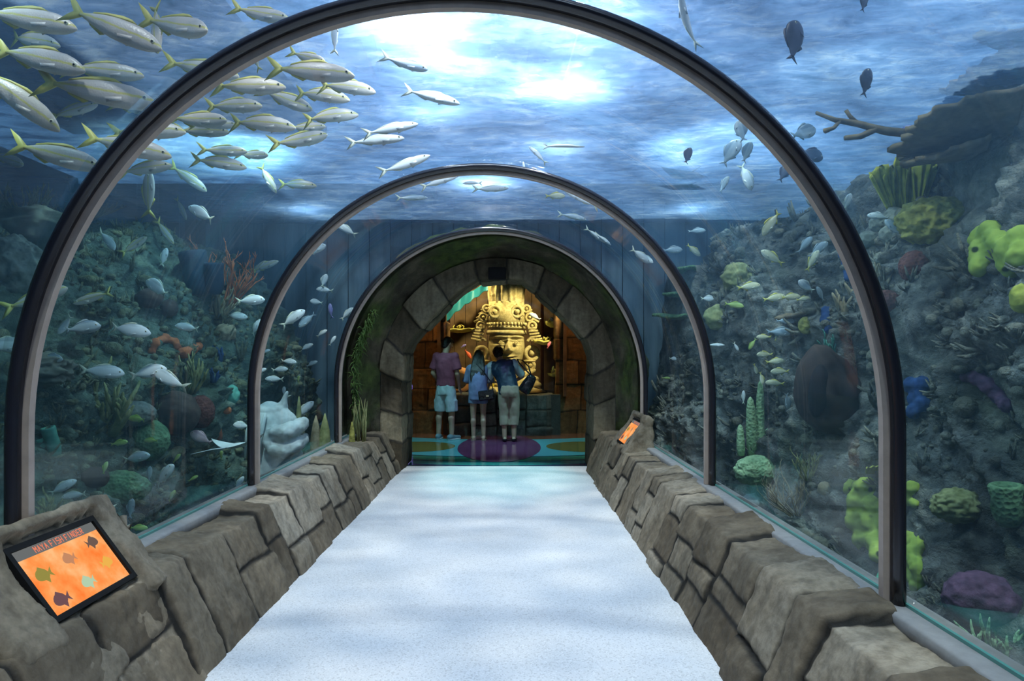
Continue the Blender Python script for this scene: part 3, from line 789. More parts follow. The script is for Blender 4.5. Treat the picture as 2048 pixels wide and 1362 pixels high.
# side ornaments: stepped feather slabs, curls, ear spools, collar coils
def side_orn(sx):
    mb = MB()
    for k in range(5):                                         # stacked slabs
        z = hz(679)+k*.055; w = .20-.012*k
        mb.box((sx*(.50+.02*(4-k)), .02, z), (w*1.1, .20, .036), Matrix.Rotation(sx*(-.18+.03*k), 3, 'Y'))
    for k, (px, py, r) in enumerate(((962, 652, .075), (967, 635, .07), (973, 618, .065))):
        x = hX(px); mb.torus((sx*abs(x) if sx < 0 else -x+.0, -.05, hz(py)), r, .026, None, 20, 8); mb.ell((sx*abs(x), -.07, hz(py)), (.03, .03, .03))
    for k in range(4): mb.box((sx*(.56-.045*k), .04, hz(640)+.075*k), (.16, .14, .035), Matrix.Rotation(sx*.5, 3, 'Y'))
    b = mb.build('feather_slab', M['carved'], head); bevel(b, .006, 1)
    mb = MB(); mb.torus((sx*.49, -.05, hz(707)), .125, .042, Matrix.Rotation(.25*sx, 3, 'Z'), 28, 10); mb.torus((sx*.49, -.05, hz(686)), .09, .03, Matrix.Rotation(.25*sx, 3, 'Z'), 24, 8, PI*.1, PI*.9)
    mb.ell((sx*.49, -.06, hz(706)), (.055, .05, .06)); mb.build('ear_spool', M['carved'], head)
    mb = MB(); mb.torus((sx*.46, -.10, hz(731)), .075, .035, None, 24, 8); mb.ell((sx*.46, -.11, hz(731)), (.045, .04, .045))
    mb.ell((sx*.44, -.08, hz(722)), (.13, .08, .03)); mb.build('ear_pendant', M['carved'], head)
for sx in (-1, 1): side_orn(sx)
mb = MB()                                                      # shoulders and rolled collar
mb.ell((.05, .05, hz(772)), (.52, .42, .22)); mb.ell((.0, .05, hz(745)), (.24, .22, .2))
for k, (a, b, r) in enumerate((((.20, -.30, hz(752)), (.52, -.10, hz(741)), .055), ((.16, -.34, hz(763)), (.58, -.10, hz(757)), .06), ((.10, -.38, hz(772)), (.62, -.12, hz(768)), .055), ((-.20, -.30, hz(755)), (-.5, -.12, hz(745)), .055), ((-.16, -.34, hz(768)), (-.55, -.12, hz(762)), .06))):
    mb.capsule(a, b, r, r*.9)
o = remesh(mb.build('collar', M['carved'], head), .018, 3)
for v_ in o.data.vertices: v_.co += v_.normal*.02*fbm(v_.co*7, 3)
mb = MB(); rings = []                                          # sandy mound under it
for k in range(9):
    q = k/8; ring = []
    for i in range(40):
        a = 2*PI*i/40; r = (.78-.6*q)*(1+.12*noise.noise(Vector((math.cos(a)*1.5, math.sin(a)*1.5, q*3)))); ring.append(Vector((r*math.cos(a)*1.05, r*math.sin(a)*.75, .02+.22*q**.8)))
    rings.append(ring)
mb.loft(rings); mb.build('plinth', M['carved'], head)
# ------- furnishing of the display tank
M['terra'] = simple('terracotta', (.36, .16, .055), .7, var=.25, scale=6, bump=.2)
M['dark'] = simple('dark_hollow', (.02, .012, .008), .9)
p = hp(918, 787, 13.0); e = empty('clay_pot', (p.x, 13.0, .745), 'round clay pot lying open mouthed at the foot of the carved head', 'pot')
mb = MB(); rings = []
for rr, yy in ((.17, -.10), (.25, -.10), (.26, -.05), (.27, .10), (.22, .28), (.08, .36)): rings.append([Vector((rr*math.cos(a), yy, .24+rr*.95*math.sin(a))) for a in [2*PI*i/28 for i in range(28)]])
mb.loft(rings, cap=True); mb.build('pot_body', M['terra'], e)
MB().ell((0, -.098, .24), (.165, .02, .16), None, 24, 10).build('pot_mouth', M['dark'], e)  # solid dark disc painted as the shaded inside of the pot
M['teal'] = simple('teal_cloth', (.02, .24, .36), .5, **{'Transmission_Weight': .0})
mb = MB(); vs = []                                             # sheer teal drape slung across the top left of the display
for j in range(13):
    for i in range(31):
        u, q = i/30, j/12
        a = hp(886+ (980-886)*u, 655-78*u**.75, 13.9); vs.append((a.x, 13.9+.05*math.sin(u*22)*(.3+q), a.z+ .30*q*(1-.55*u)+.02*math.sin(u*31)*(1-q)))
mb.add(vs, [(j*31+i, j*31+i+1, (j+1)*31+i+1, (j+1)*31+i) for j in range(12) for i in range(30)])
o = mb.build('teal_drape', M['teal'], fixn=False); sm = o.modifiers.new('thick', 'SOLIDIFY'); sm.thickness = .006
tag(o, 'teal cloth hanging across the upper corner of the head display', 'drape')
M['stag'] = simple('yellow_coral', (.52, .46, .12), .8, var=.3, scale=12, bump=.3)
def plate(px, py, wpx, d, lab, nm='plate_coral', tilt=.1, seed=1, mat=None, thick=.03):
    p = hp(px, py, d); w_ = wpx*d/FP/2; rr = random.Random(seed)
    mb = MB(); n = 30; top, bot = [], []
    for i in range(n):
        a = 2*PI*i/n; r = w_*(1+.22*noise.noise(Vector((math.cos(a)*1.7, math.sin(a)*1.7, seed))))
        top.append(Vector((r*math.cos(a), .55*r*math.sin(a), .02+.015*math.sin(a*7+seed)))); bot.append(top[-1]*.9-Vector((0, 0, thick)))
    st = [v_*.22-Vector((0, 0, thick*1.8)) for v_ in bot]
    mb.loft([st, bot, top, [v_*.5+Vector((0, 0, .012)) for v_ in top]])
    for k in range(7):
        a = rr.uniform(0, 6.28); b = w_*rr.uniform(.1, .75); q = Vector((b*math.cos(a), b*.5*math.sin(a), .02))
        mb.tube([q, q+Vector((rr.uniform(-.03, .03), 0, .05)), q+Vector((rr.uniform(-.06, .06), 0, .08))], [.014, .012, .006], 6)
    o = mb.build(nm, mat or M['stag']); o.location = p; o.rotation_euler = (0, tilt, rr.uniform(-.3, .3)); return o
tag(plate(920, 660, 62, 13.6, '', tilt=-.03, seed=3), 'flat yellow branching coral level with the headdress on the teal drape side', 'coral')
tag(plate(1090, 684, 50, 13.1, '', tilt=.05, seed=4), 'flat yellow coral shelf beside the ear ornament near the pink fish', 'coral')
tag(plate(1104, 645, 30, 13.2, '', tilt=.0, seed=5, thick=.05), 'yellow coral cap beside the feather slabs of the carved head', 'coral')
tag(plate(1110, 748, 30, 12.95, '', tilt=-.1, seed=6), 'low yellow coral ledge in the lower corner of the head display', 'coral')
tag(plate(905, 735, 34, 12.9, '', tilt=.1, seed=8, thick=.10), 'yellow coral lump between the man and the clay pot', 'coral')
# ============================================================= three visitors seen from behind
M['skin'] = simple('skin', (.50, .30, .20), .55, var=.08, scale=14)
M['hairdark'] = simple('hair_dark', (.018, .012, .010), .35, var=.4, scale=60, bump=.5)
M['hairgreen'] = simple('hair_brown', (.035, .028, .022), .32, var=.5, scale=40, bump=.5)
M['maroon'] = simple('cloth_maroon', (.25, .06, .10), .85, var=.15, scale=14, bump=.15)
M['pale'] = simple('cloth_pale_blue', (.50, .56, .58), .85, var=.15, scale=12, bump=.25)
M['greyblue'] = simple('cloth_grey_blue', (.19, .22, .36), .85, var=.15, scale=14, bump=.2)
M['denim'] = simple('denim', (.20, .26, .40), .85, var=.2, scale=20)
M['navy'] = simple('cloth_navy', (.012, .028, .055), .45, var=.3, scale=10, bump=.2)
M['white'] = simple('cloth_white', (.55, .62, .62), .8, var=.1)
M['khaki'] = simple('cloth_khaki', (.38, .28, .20), .85, var=.12, scale=12, bump=.2)
M['shoe'] = simple('shoe_canvas', (.20, .28, .30), .8, var=.2)
M['sole'] = simple('shoe_sole', (.6, .62, .6), .7)
M['leather'] = simple('black_leather', (.012, .012, .014), .25, bump=.2, var=.3, scale=30)
M['gold'] = simple('brass_buckle', (.6, .5, .3), .3, 1)
M['eyew'] = simple('eye_white', (.7, .7, .68), .3); M['lip'] = simple('lip', (.38, .14, .12), .5)
def V(*a): return Vector(a)
def body_mesh(j, s=1.0, slim=1.0):
    mb = MB()
    for q in ('l', 'r'):
        mb.chain([j['hip'+q], j['knee'+q], j['ankle'+q]], [.082*slim, .054*slim, .038*slim], 14)
        k, a = j['knee'+q], j['ankle'+q]; c = k.lerp(a, .30)+j['back']*.018
        mb.capsule(c, k.lerp(a, .5)+j['back']*.01, .055*slim, .045*slim)
        f = j['foot'+q]; mb.capsule(a-V(0, 0, .035)-f*.03, a-V(0, 0, .05)+f*.15, .034, .026); mb.capsule(a-V(0, 0, .055)-f*.04, a-V(0, 0, .06)+f*.17, .026, .020)
        mb.chain([j['sh'+q], j['el'+q], j['wr'+q]], [.052*slim, .041*slim, .028*slim], 12)
        w, e = j['wr'+q], j['el'+q]; d = (w-e).normalized(); sd = j.get('palm'+q, V(0, 1, 0)); sd = (sd-d*sd.dot(d)).normalized(); nn = d.cross(sd)
        for u in (-.024, 0, .024): mb.capsule(w+sd*u*.6, w+d*.075+sd*u, .017, .013)
        for n_, (u, L) in enumerate(((-.033, .062), (-.011, .074), (.011, .070), (.032, .055))):      # four fingers, lightly curled
            b = w+d*.082+sd*u; m_ = b+d*L*.5+nn*.006; mb.chain([b, m_, m_+d*L*.42+nn*.022], [.0095, .0088, .0075], 8)
        b = w+d*.022-sd*.030; mb.chain([b, b+d*.032-sd*.024+nn*.012, b+d*.060-sd*.030+nn*.026], [.012, .0105, .0085], 8)   # thumb
        mb.capsule(j['sh'+q], j['chest'], .052*slim, .085*slim)
        mb.capsule(j['hip'+q], j['waist'], .085*slim, .085*slim)
    mb.capsule(j['waist'], j['chest'], .092*slim, .10*slim)
    mb.capsule(j['chest'], j['neck'], .085*slim, .054*slim); mb.capsule(j['neck'], j['head'], .054*slim, .056*slim)
    hd, f, u = j['head'], j['face'], j['crown']; sdv = f.cross(u).normalized()
    rot = Matrix((sdv, f, u)).transposed()
    mb.ell(hd+u*.012, (.076, .094, .105), rot, 20, 14); mb.ell(hd-u*.055+f*.03, (.052, .058, .06), rot)
    mb.capsule(hd+f*.092+u*.005, hd+f*.106-u*.022, .010, .014)          # nose
    for sg in (-1, 1): mb.ell(hd+sdv*sg*.079-u*.008-f*.006, (.011, .020, .030), rot, 10, 8)
    mb.capsule(hd+f*.088-u*.055-sdv*.018, hd+f*.088-u*.055+sdv*.018, .008, .008)
    return mb, rot, sdv
def person(name, loc, rz, lab, j, slim):
    root = empty(name, loc, lab, 'person', None, rz)
    mb, rot, sdv = body_mesh(j, 1, slim)
    remesh(mb.build('body', M['skin'], root), .0085, 5, .5)
    hd, f, u = j['head'], j['face'], j['crown']
    for sg in (-1, 1): MB().ell(hd+f*.084+sdv*sg*.031+u*.012, (.013, .012, .009), rot, 10, 8).build('eye', M['eyew'], root)
    MB().capsule(hd+f*.098-u*.055-sdv*.016, hd+f*.098-u*.055+sdv*.016, .005, .005, 8).build('mouth', M['lip'], root)
    return root, rot, sdv
def ringz(c, rx, ry, ax, n=24):
    """ellipse round c across axis ax (x stays sideways)"""
    ax = ax.normalized(); x = V(1, 0, 0); x = (x-ax*x.dot(ax)).normalized(); y = ax.cross(x)
    return [c+x*rx*math.cos(2*PI*i/n)+y*ry*math.sin(2*PI*i/n) for i in range(n)]
def sleeve(mb, a, b, r0, r1): mb.tube([a, a.lerp(b, .5), b], [r0, (r0+r1)/2, r1], 16)
def folds(o, amp, sc=9, seed=0):
    for v_ in o.data.vertices:
        q = v_.co; v_.co = q+v_.normal*amp*(fbm((q.x*sc, q.y*sc, q.z*sc*.55+seed), 3))
# --- man, maroon T-shirt and pale shorts, turned a little to the display
j = dict(hipl=V(-.09, 0, .93), hipr=V(.09, 0, .93), kneel=V(-.12, .0, .50), kneer=V(.11, .02, .50), anklel=V(-.125, -.03, .085), ankler=V(.13, -.02, .085),
         footl=V(-.25, .97, 0), footr=V(.35, .94, 0), shl=V(-.19, .0, 1.45), shr=V(.19, .0, 1.44), ell=V(-.245, -.01, 1.15), elr=V(.225, .0, 1.14), wrl=V(-.20, .15, .96), wrr=V(.20, .12, .93),
         chest=V(0, 0, 1.32), waist=V(0, .0, 1.06), neck=V(0, .0, 1.50), head=V(.0, .075, 1.66), face=V(.28, .80, -.53).normalized(), crown=V(.10, .50, .86).normalized(), back=V(0, -1, 0))
j['crown'] = (j['crown']-j['face']*j['crown'].dot(j['face'])).normalized()
pm = at(893, 876, 12.0)
man, rot, sdv = person('person', (pm.x, 11.85, 0), -.42, 'tall person in maroon T-shirt and pale cargo shorts looking down at the display', j, 1.08)
up = V(0, 0, 1); mb = MB()
mb.loft([ringz(V(0, .0, .93), .178, .128, up), ringz(V(0, .0, 1.06), .170, .125, up), ringz(V(0, .0, 1.25), .188, .138, up), ringz(V(0, 0, 1.38), .195, .130, up), ringz(V(0, .0, 1.47), .15, .10, up), ringz(V(0, .005, 1.51), .075, .072, up)])
sleeve(mb, V(-.16, 0, 1.44), V(-.242, -.005, 1.22), .085, .080); sleeve(mb, V(.16, 0, 1.43), V(.232, 0, 1.21), .085, .080)
for sx in (-1, 1): mb.capsule(V(sx*.17, 0, 1.435), V(0, 0, 1.33), .088, .14)
o = remesh(mb.build('t_shirt', M['maroon'], man), .012, 4); folds(o, .010, 8)
mb = MB(); mb.loft([ringz(V(0, .0, .96), .170, .122, up), ringz(V(0, 0, .86), .182, .132, up), ringz(V(0, .0, .78), .175, .125, up)])
for q, sx in (('l', -1), ('r', 1)): mb.tube([V(sx*.09, 0, .85), V(sx*.105, .0, .66), V(sx*.115, .01, .49)], [.098, .102, .104], 18)
for sx in (-1, 1): mb.box(V(sx*.20, .0, .62), (.03, .12, .15))
o = remesh(mb.build('cargo_shorts', M['pale'], man), .012, 4); folds(o, .014, 8, 3)
mb = MB(); hd, f, u = j['head'], j['face'], j['crown']
mb.ell(hd+u*.035-f*.022, (.083, .092, .092), rot, 20, 14); mb.ell(hd-u*.02-f*.05, (.076, .06, .08), rot); mb.ell(hd-u*.07-f*.045, (.06, .045, .05), rot); mb.ell(hd+f*.02+u*.07, (.076, .085, .05), rot)
o = remesh(mb.build('hair', M['hairdark'], man), .008, 3); folds(o, .006, 40)
for q, nm in (('l', 'shoe'), ('r', 'shoe')):
    a, f = j['ankle'+q], j['foot'+q].normalized(); sd = f.cross(up)
    mb = MB(); mb.capsule(a-V(0, 0, .03)-f*.05, a-V(0, 0, .048)+f*.17, .046, .036); mb.capsule(a-V(0, 0, .02)-f*.01, a-V(0, 0, .04)+f*.06, .050, .042)
    sh = remesh(mb.build(nm, M['shoe'], man), .01, 3)
    for v_ in sh.data.vertices: v_.co.z = max(v_.co.z, .016)
    n = 20; ring = [a+f*(.06+.145*math.cos(2*PI*i/n))+sd*(.052*math.sin(2*PI*i/n)) for i in range(n)]
    mb = MB(); mb.loft([[V(p.x, p.y, .001) for p in ring], [V(p.x, p.y, .026) for p in ring]]); mb.build('sole', M['sole'], sh)
# --- girl with long hair, grey-blue shirt, denim shorts, sandals
j = dict(hipl=V(-.085, 0, .82), hipr=V(.085, 0, .82), kneel=V(-.085, .015, .44), kneer=V(.085, .02, .44), anklel=V(-.08, -.02, .08), ankler=V(.095, -.02, .08),
         footl=V(-.05, 1, 0), footr=V(.10, 1, 0), shl=V(-.165, .13, 1.24), shr=V(.165, .13, 1.24), ell=V(-.205, .20, 1.0), elr=V(.20, .20, 1.0), wrl=V(-.12, .40, .98), wrr=V(.17, .38, .92),
         chest=V(0, .09, 1.13), waist=V(0, .02, .95), neck=V(.0, .16, 1.31), head=V(.0, .235, 1.43), face=V(0, .86, -.5).normalized(), crown=V(0, .5, .86).normalized(), back=V(0, -1, 0))
pg = at(957, 878, 11.85)
girl, rot, sdv = person('person', (pg.x, 11.72, 0), 0, 'person with long dark hair, grey blue shirt and bare legs, between two other visitors', j, .90)
ax = V(0, .35, 1)
mb = MB(); mb.loft([ringz(V(0, -.005, .70), .170, .135, up), ringz(V(0, .0, .82), .165, .130, up), ringz(V(0, .03, .97), .160, .125, ax), ringz(V(0, .09, 1.14), .165, .118, ax), ringz(V(0, .125, 1.24), .14, .09, ax), ringz(V(0, .155, 1.295), .07, .062, ax)])
sleeve(mb, V(-.13, .12, 1.23), V(-.21, .19, 1.0), .075, .078); sleeve(mb, V(.13, .12, 1.23), V(.205, .19, 1.0), .075, .078)
for sx in (-1, 1): mb.capsule(V(sx*.14, .125, 1.225), V(0, .09, 1.13), .080, .125)
mb.capsule(V(0, .05, 1.02), V(0, .0, .82), .15, .15)
o = remesh(mb.build('shirt', M['greyblue'], girl), .012, 4); folds(o, .014, 9, 5)
mb = MB(); mb.loft([ringz(V(0, 0, .84), .155, .12, up), ringz(V(0, 0, .74), .16, .125, up)])
for sx in (-1, 1): mb.tube([V(sx*.078, 0, .78), V(sx*.083, .0, .635)], [.086, .088], 18)
o = remesh(mb.build('denim_shorts', M['denim'], girl), .012, 3); folds(o, .006, 12)
mb = MB(); hd, f, u = j['head'], j['face'], j['crown']
mb.ell(hd+u*.03-f*.02, (.086, .098, .098), rot, 20, 14); mb.ell(hd-u*.04-f*.055, (.085, .06, .10), rot)
for k in range(11):
    x = -.085+.017*k; e = R.uniform(-.02, .02)
    mb.tube([V(x*.8, .17, 1.46), V(x, .10, 1.34), V(x*1.2-.01, .015, 1.20), V(x*1.15-.02+e, -.02-.01*(k % 2), 1.05), V(x*1.0-.025+e, -.03, .94+.05*abs(k-4)/5)], [.028, .030, .028, .022, .006], 8)
o = remesh(mb.build('hair', M['hairgreen'], girl), .010, 2); folds(o, .006, 30)
for q in 'lr':
    a, f = j['ankle'+q], j['foot'+q].normalized(); sd = f.cross(up); n = 20
    ring = [a+f*(.06+.125*math.cos(2*PI*i/n))+sd*(.043*math.sin(2*PI*i/n)) for i in range(n)]
    mb = MB(); mb.loft([[V(p.x, p.y, .001) for p in ring], [V(p.x, p.y, .018) for p in ring]])
    mb.torus(a+V(0, 0, -.02), .043, .006, Matrix.Rotation(PI/2, 3, 'X'), 18, 6); mb.tube([a+f*.09-sd*.045+V(0, 0, -.06), a+f*.10+V(0, 0, -.028), a+f*.09+sd*.045+V(0, 0, -.06)], .007, 6)
    mb.build('sandal', M['khaki'], girl)
# her purse
b = empty('purse', (pg.x+.145, 11.60, .70), 'black shiny purse on a thin strap hanging at the hip of the long haired person', 'purse')
bevel(MB().box((0, 0, .085), (.27, .10, .17), Matrix.Rotation(-.12, 3, 'Y')).build('bag', M['leather'], b, False), .025, 3)
bevel(MB().box((.0, -.055, .115), (.26, .015, .09), Matrix.Rotation(-.12, 3, 'Y')).build('flap', M['leather'], b, False), .006, 2)
MB().box((.02, -.066, .075), (.045, .008, .028)).build('buckle', M['gold'], b, False)
mb = MB(); mb.tube([(.12, .0, .15), (.08, .10, .30), (-.05, .10, .48), (-.16, .13, .60), (-.24, .30, .65)], .008, 6); mb.tube([(-.12, 0, .18), (-.16, .04, .35), (-.22, .22, .6), (-.24, .30, .65)], .008, 6); mb.build('strap', M['leather'], b)
# --- woman, navy vest over white sleeves, khaki capris, leaning in
j = dict(hipl=V(-.095, 0, .86), hipr=V(.095, 0, .86), kneel=V(-.085, .01, .47), kneer=V(.085, .01, .47), anklel=V(-.075, -.03, .08), ankler=V(.085, -.03, .08),
         footl=V(-.15, 1, 0), footr=V(.18, 1, 0), shl=V(-.31, .22, 1.28), shr=V(.09, .20, 1.33), ell=V(-.36, .30, 1.02), elr=V(.235, .30, 1.10), wrl=V(-.26, .50, .99), wrr=V(.10, .50, 1.0),
         chest=V(-.11, .16, 1.20), waist=V(-.03, .04, .99), neck=V(-.145, .24, 1.38), head=V(-.19, .33, 1.49), face=V(-.05, .86, -.5).normalized(), crown=V(-.15, .5, .86).normalized(), back=V(0, -1, 0))
j['crown'] = (j['crown']-j['face']*j['crown'].dot(j['face'])).normalized()
pw = at(1018, 880, 11.75)
wom, rot, sdv = person('person', (pw.x, 11.58, 0), 0, 'person with short dark hair in navy vest and khaki capris leaning towards the head', j, 1.0)
ax = V(-.25, .40, 1)
mb = MB(); mb.loft([ringz(V(0, .0, .80), .185, .140, up), ringz(V(-.01, .015, .93), .175, .135, up), ringz(V(-.05, .08, 1.07), .175, .135, ax), ringz(V(-.105, .15, 1.22), .205, .135, ax), ringz(V(-.125, .20, 1.31), .185, .10, ax), ringz(V(-.14, .235, 1.37), .08, .065, ax)])
mb.capsule(V(-.25, .21, 1.28), V(-.11, .16, 1.20), .085, .14); mb.capsule(V(.02, .19, 1.315), V(-.11, .16, 1.20), .085, .14)
o = remesh(mb.build('vest', M['navy'], wom), .012, 4); folds(o, .010, 9, 8)
mb = MB(); mb.ell(V(-.30, .22, 1.275), (.082, .08, .08)); sleeve(mb, V(-.28, .21, 1.28), V(-.362, .30, 1.02), .075, .07); o = remesh(mb.build('sleeve', M['white'], wom), .012, 3); folds(o, .010, 12)
mb = MB(); mb.ell(V(.085, .20, 1.32), (.082, .08, .08)); sleeve(mb, V(.06, .19, 1.32), V(.232, .295, 1.11), .08, .07); o = remesh(mb.build('sleeve', M['white'], wom), .012, 3); folds(o, .010, 12)
mb = MB(); mb.loft([ringz(V(0, .0, .95), .165, .13, up), ringz(V(0, -.01, .84), .185, .145, up), ringz(V(0, .0, .76), .18, .135, up)])
for sx in (-1, 1): mb.tube([V(sx*.092, 0, .82), V(sx*.092, .0, .62), V(sx*.088, .01, .44), V(sx*.082, -.015, .27)], [.098, .092, .080, .078], 18)
o = remesh(mb.build('capri_trousers', M['khaki'], wom), .012, 4); folds(o, .011, 9, 2)
mb = MB(); hd, f, u = j['head'], j['face'], j['crown']
mb.ell(hd+u*.03-f*.02, (.092, .100, .098), rot, 20, 14); mb.ell(hd-u*.03-f*.05, (.086, .06, .08), rot)
o = remesh(mb.build('hair', M['hairdark'], wom), .009, 3); folds(o, .012, 26)
for q in 'lr':
    a, f = j['ankle'+q], j['foot'+q].normalized(); sd = f.cross(up)
    mb = MB(); mb.capsule(a-V(0, 0, .045)-f*.05, a-V(0, 0, .052)+f*.17, .038, .032)
    sh = remesh(mb.build('shoe', M['leather'], wom), .01, 3)
    for v_ in sh.data.vertices: v_.co.z = max(min(v_.co.z, .055), .002)
b = empty('shoulder_bag', (pw.x+.235, 11.60, .83), 'large dark shoulder bag hanging at the side of the person in navy vest', 'bag')
mb = MB(); rot_ = Matrix.Rotation(.55, 3, 'Y')
mb.loft([[rot_ @ V(x*sx, y*sx, z) for x, y in [(.085*math.copysign(abs(math.cos(a))**.6, math.cos(a)), .065*math.copysign(abs(math.sin(a))**.6, math.sin(a))) for a in [2*PI*i/24 for i in range(24)]]] for z, sx in ((0, .8), (.03, 1.25), (.16, 1.2), (.30, .95), (.34, .6))])
mb.build('bag', M['leather'], b)
MB().tube([rot_ @ V(0, .05, .30), V(.10, .14, .44), V(.0, .26, .545), V(-.09, .24, .56), V(-.06, .10, .50), rot_ @ V(0, -.06, .31)], .012, 8).build('strap', M['leather'], b)
# ============================================================= corals, sponges and rocks growing on the reef
def cmat(name, lo, hi, sc=10, bump=.5, rough=.85, spots=None, vor=0):
    t = NT(name); v = t.coord(); f = t.noise(v, sc, 5, .6); c = t.ramp(f, [(.32, lo), (.68, hi)]); h = f
    if vor:
        d = t.voro(v, vor); h = t.math('ADD', t.math('MULTIPLY', f, .4), d)
        c = t.mix(t.ramp(d, [(.05, (.7, .7, .7)), (.35, (0, 0, 0))]), c, tuple(x*.45 for x in lo))
    if spots:
        d = t.voro(v, spots); c = t.mix(t.ramp(d, [(.10, (1, 1, 1)), (.17, (0, 0, 0))]), c, tuple(x*.12 for x in lo))
    return t.pbsdf(c, rough, t.bump(h, bump, .02), spec=.25)
K = dict(olive=cmat('olive_coral', (.16, .17, .06), (.36, .36, .16), 14), green=cmat('green_coral', (.07, .15, .07), (.17, .30, .15), 9, vor=38), yellow=cmat('yellow_coral_head', (.20, .19, .05), (.46, .42, .10), 16, vor=26),
         lime=cmat('lime_sponge', (.20, .28, .03), (.40, .47, .08), 6, .25, spots=7), maroon=cmat('maroon_coral', (.09, .03, .025), (.20, .075, .06), 20, vor=44), blue=cmat('blue_sponge', (.012, .035, .12), (.04, .10, .27), 9, .8, spots=12),
         navy=cmat('navy_sponge', (.008, .016, .03), (.02, .04, .07), 9), purple=cmat('purple_sponge', (.06, .03, .06), (.17, .085, .15), 12, .9), brown=cmat('brown_sponge', (.045, .03, .025), (.10, .065, .05), 6), tan=cmat('tan_coral', (.22, .17, .10), (.44, .37, .24), 16), orange=cmat('orange_sponge', (.35, .09, .03), (.58, .18, .07), 12),
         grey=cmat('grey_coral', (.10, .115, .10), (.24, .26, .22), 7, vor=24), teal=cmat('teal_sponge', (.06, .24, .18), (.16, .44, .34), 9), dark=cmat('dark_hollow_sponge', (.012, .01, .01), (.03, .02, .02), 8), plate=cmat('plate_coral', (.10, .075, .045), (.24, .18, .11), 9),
         ruffle=cmat('ruffled_coral', (.22, .24, .03), (.48, .48, .08), 12), pale=cmat('pale_stone', (.36, .42, .42), (.62, .68, .66), 6, .4), rock=cmat('boulder', (.06, .065, .05), (.18, .18, .14), 5, .8), mint=cmat('mint_coral', (.24, .40, .20), (.50, .66, .36), 12, vor=40), star=cmat('green_star', (.05, .40, .22), (.12, .60, .36), 14))
CG = {}
def spot_at(px, py, lift=0):
    h = hit(px, py)
    if h is None:
        p = at(px, py, 8.6); return p, Vector((0, -1, 0)), 8.6/FP
    p, n = h; return p+n*lift, n, p.y/FP
def done(o, name_lab, cat='coral', group=None): return tag(o, name_lab, cat, group)
def lump(name, px, py, w, h, k, lab, cat='coral', seed=1, rough=.10, fr=2.2, depth=.8, sub=3, lobes=0):
    p, n, m = spot_at(px, py); rx, rz = w*m/2, h*m/2; ry = depth*(rx+rz)/2
    bm = bmesh.new(); bmesh.ops.create_icosphere(bm, subdivisions=5 if w > 60 else 4, radius=1)
    for v in bm.verts:
        q = v.co.normalized(); s = 1+rough*fbm(q*fr+Vector((seed*3.1, seed, 0)), 4)
        if lobes: s += .22*(abs(noise.noise(q*lobes+Vector((seed, 0, 7))))-.25)
        v.co = Vector((q.x*rx*s, q.y*ry*s, q.z*rz*s))
    me = bpy.data.meshes.new(name); bm.to_mesh(me); bm.free(); me.materials.append(K[k]); me.polygons.foreach_set('use_smooth', [True]*len(me.polygons))
    o = link(name, me); o.location = p+n*(.30*min(rx, ry)); o.rotation_euler = (0, 0, random.Random(seed).uniform(-.4, .4)); return done(o, lab, cat)
def sponge(px, py, pts, rpx, k, lab, cat='sponge', seed=1, flat=.6):
    """lobed encrusting sponge: spheres at pixel offsets, fused, with craters"""
    p, n, m = spot_at(px, py); r = random.Random(seed); mb = MB(); side = Vector((0, 0, 1)).cross(n).normalized() if abs(n.z) < .95 else Vector((1, 0, 0))
    prev = None
    for dx, dz, s in pts:
        # slide along the rock so that the lobes hug it
        h = hit(px+dx, py+dz); c = (h[0]+h[1]*rpx*m*s*.25) if h and abs(h[0].y-p.y) < .8 else p+Vector((dx*m, 0, -dz*m))
        mb.ell(c-p, (rpx*s*m, rpx*s*m*flat, rpx*s*m), None, 14, 9)
        if prev is not None: mb.capsule(prev[0], c-p, prev[1]*.8, rpx*s*m*.8)
        prev = (c-p, rpx*s*m*.9)
    o = remesh(mb.build('sponge', K[k]), max(.010, rpx*m*.16), 3)
    for v in o.data.vertices: v.co += v.normal*rpx*m*.14*fbm(v.co/(rpx*m)*1.4+Vector((seed, 0, 0)), 3)
    o.location = p; return done(o, lab, cat)
def branchy(name, px, py, w, h, k, lab, seed=1, n=16, r0=.05, thick=1.0, spread=1.0, levels=2, cat='coral', fan=.6):
    p, nrm, m = spot_at(px, py+h*.45); r = random.Random(seed); mb = MB(); H, W_ = h*m, w*m
    def grow(b, d, L, rad, lev):
        pts = [b]; q = b.copy(); dd = d.copy()
        for _ in range(4):
            dd = (dd+Vector((r.uniform(-.22, .22), r.uniform(-.22, .22), r.uniform(-.05, .18)))).normalized(); q = q+dd*L/4; pts.append(q.copy())
        mb.tube(pts, [rad, rad*.95, rad*.85, rad*.75, rad*.3], 7)
        if lev > 0:
            for _ in range(r.choice([1, 2, 2])):
                i = r.choice([1, 2, 3]); grow(pts[i], (dd+Vector((r.uniform(-.8, .8), r.uniform(-.5, .5), r.uniform(0, .5)))).normalized(), L*r.uniform(.4, .62), rad*.8, lev-1)
    for i in range(n):
        u = (i+.5)/n*2-1
        d = Vector((u*spread*W_/H*.9+r.uniform(-.1, .1), r.uniform(-fan, fan*.5), 1)).normalized()
        grow(Vector((u*W_*.16, r.uniform(-.1, .1)*W_, -.03)), d, H*r.uniform(.6, 1.0), H*r0*thick*r.uniform(.8, 1.15), levels)
    o = mb.build(name, K[k]); o.location = p; return done(o, lab, cat)
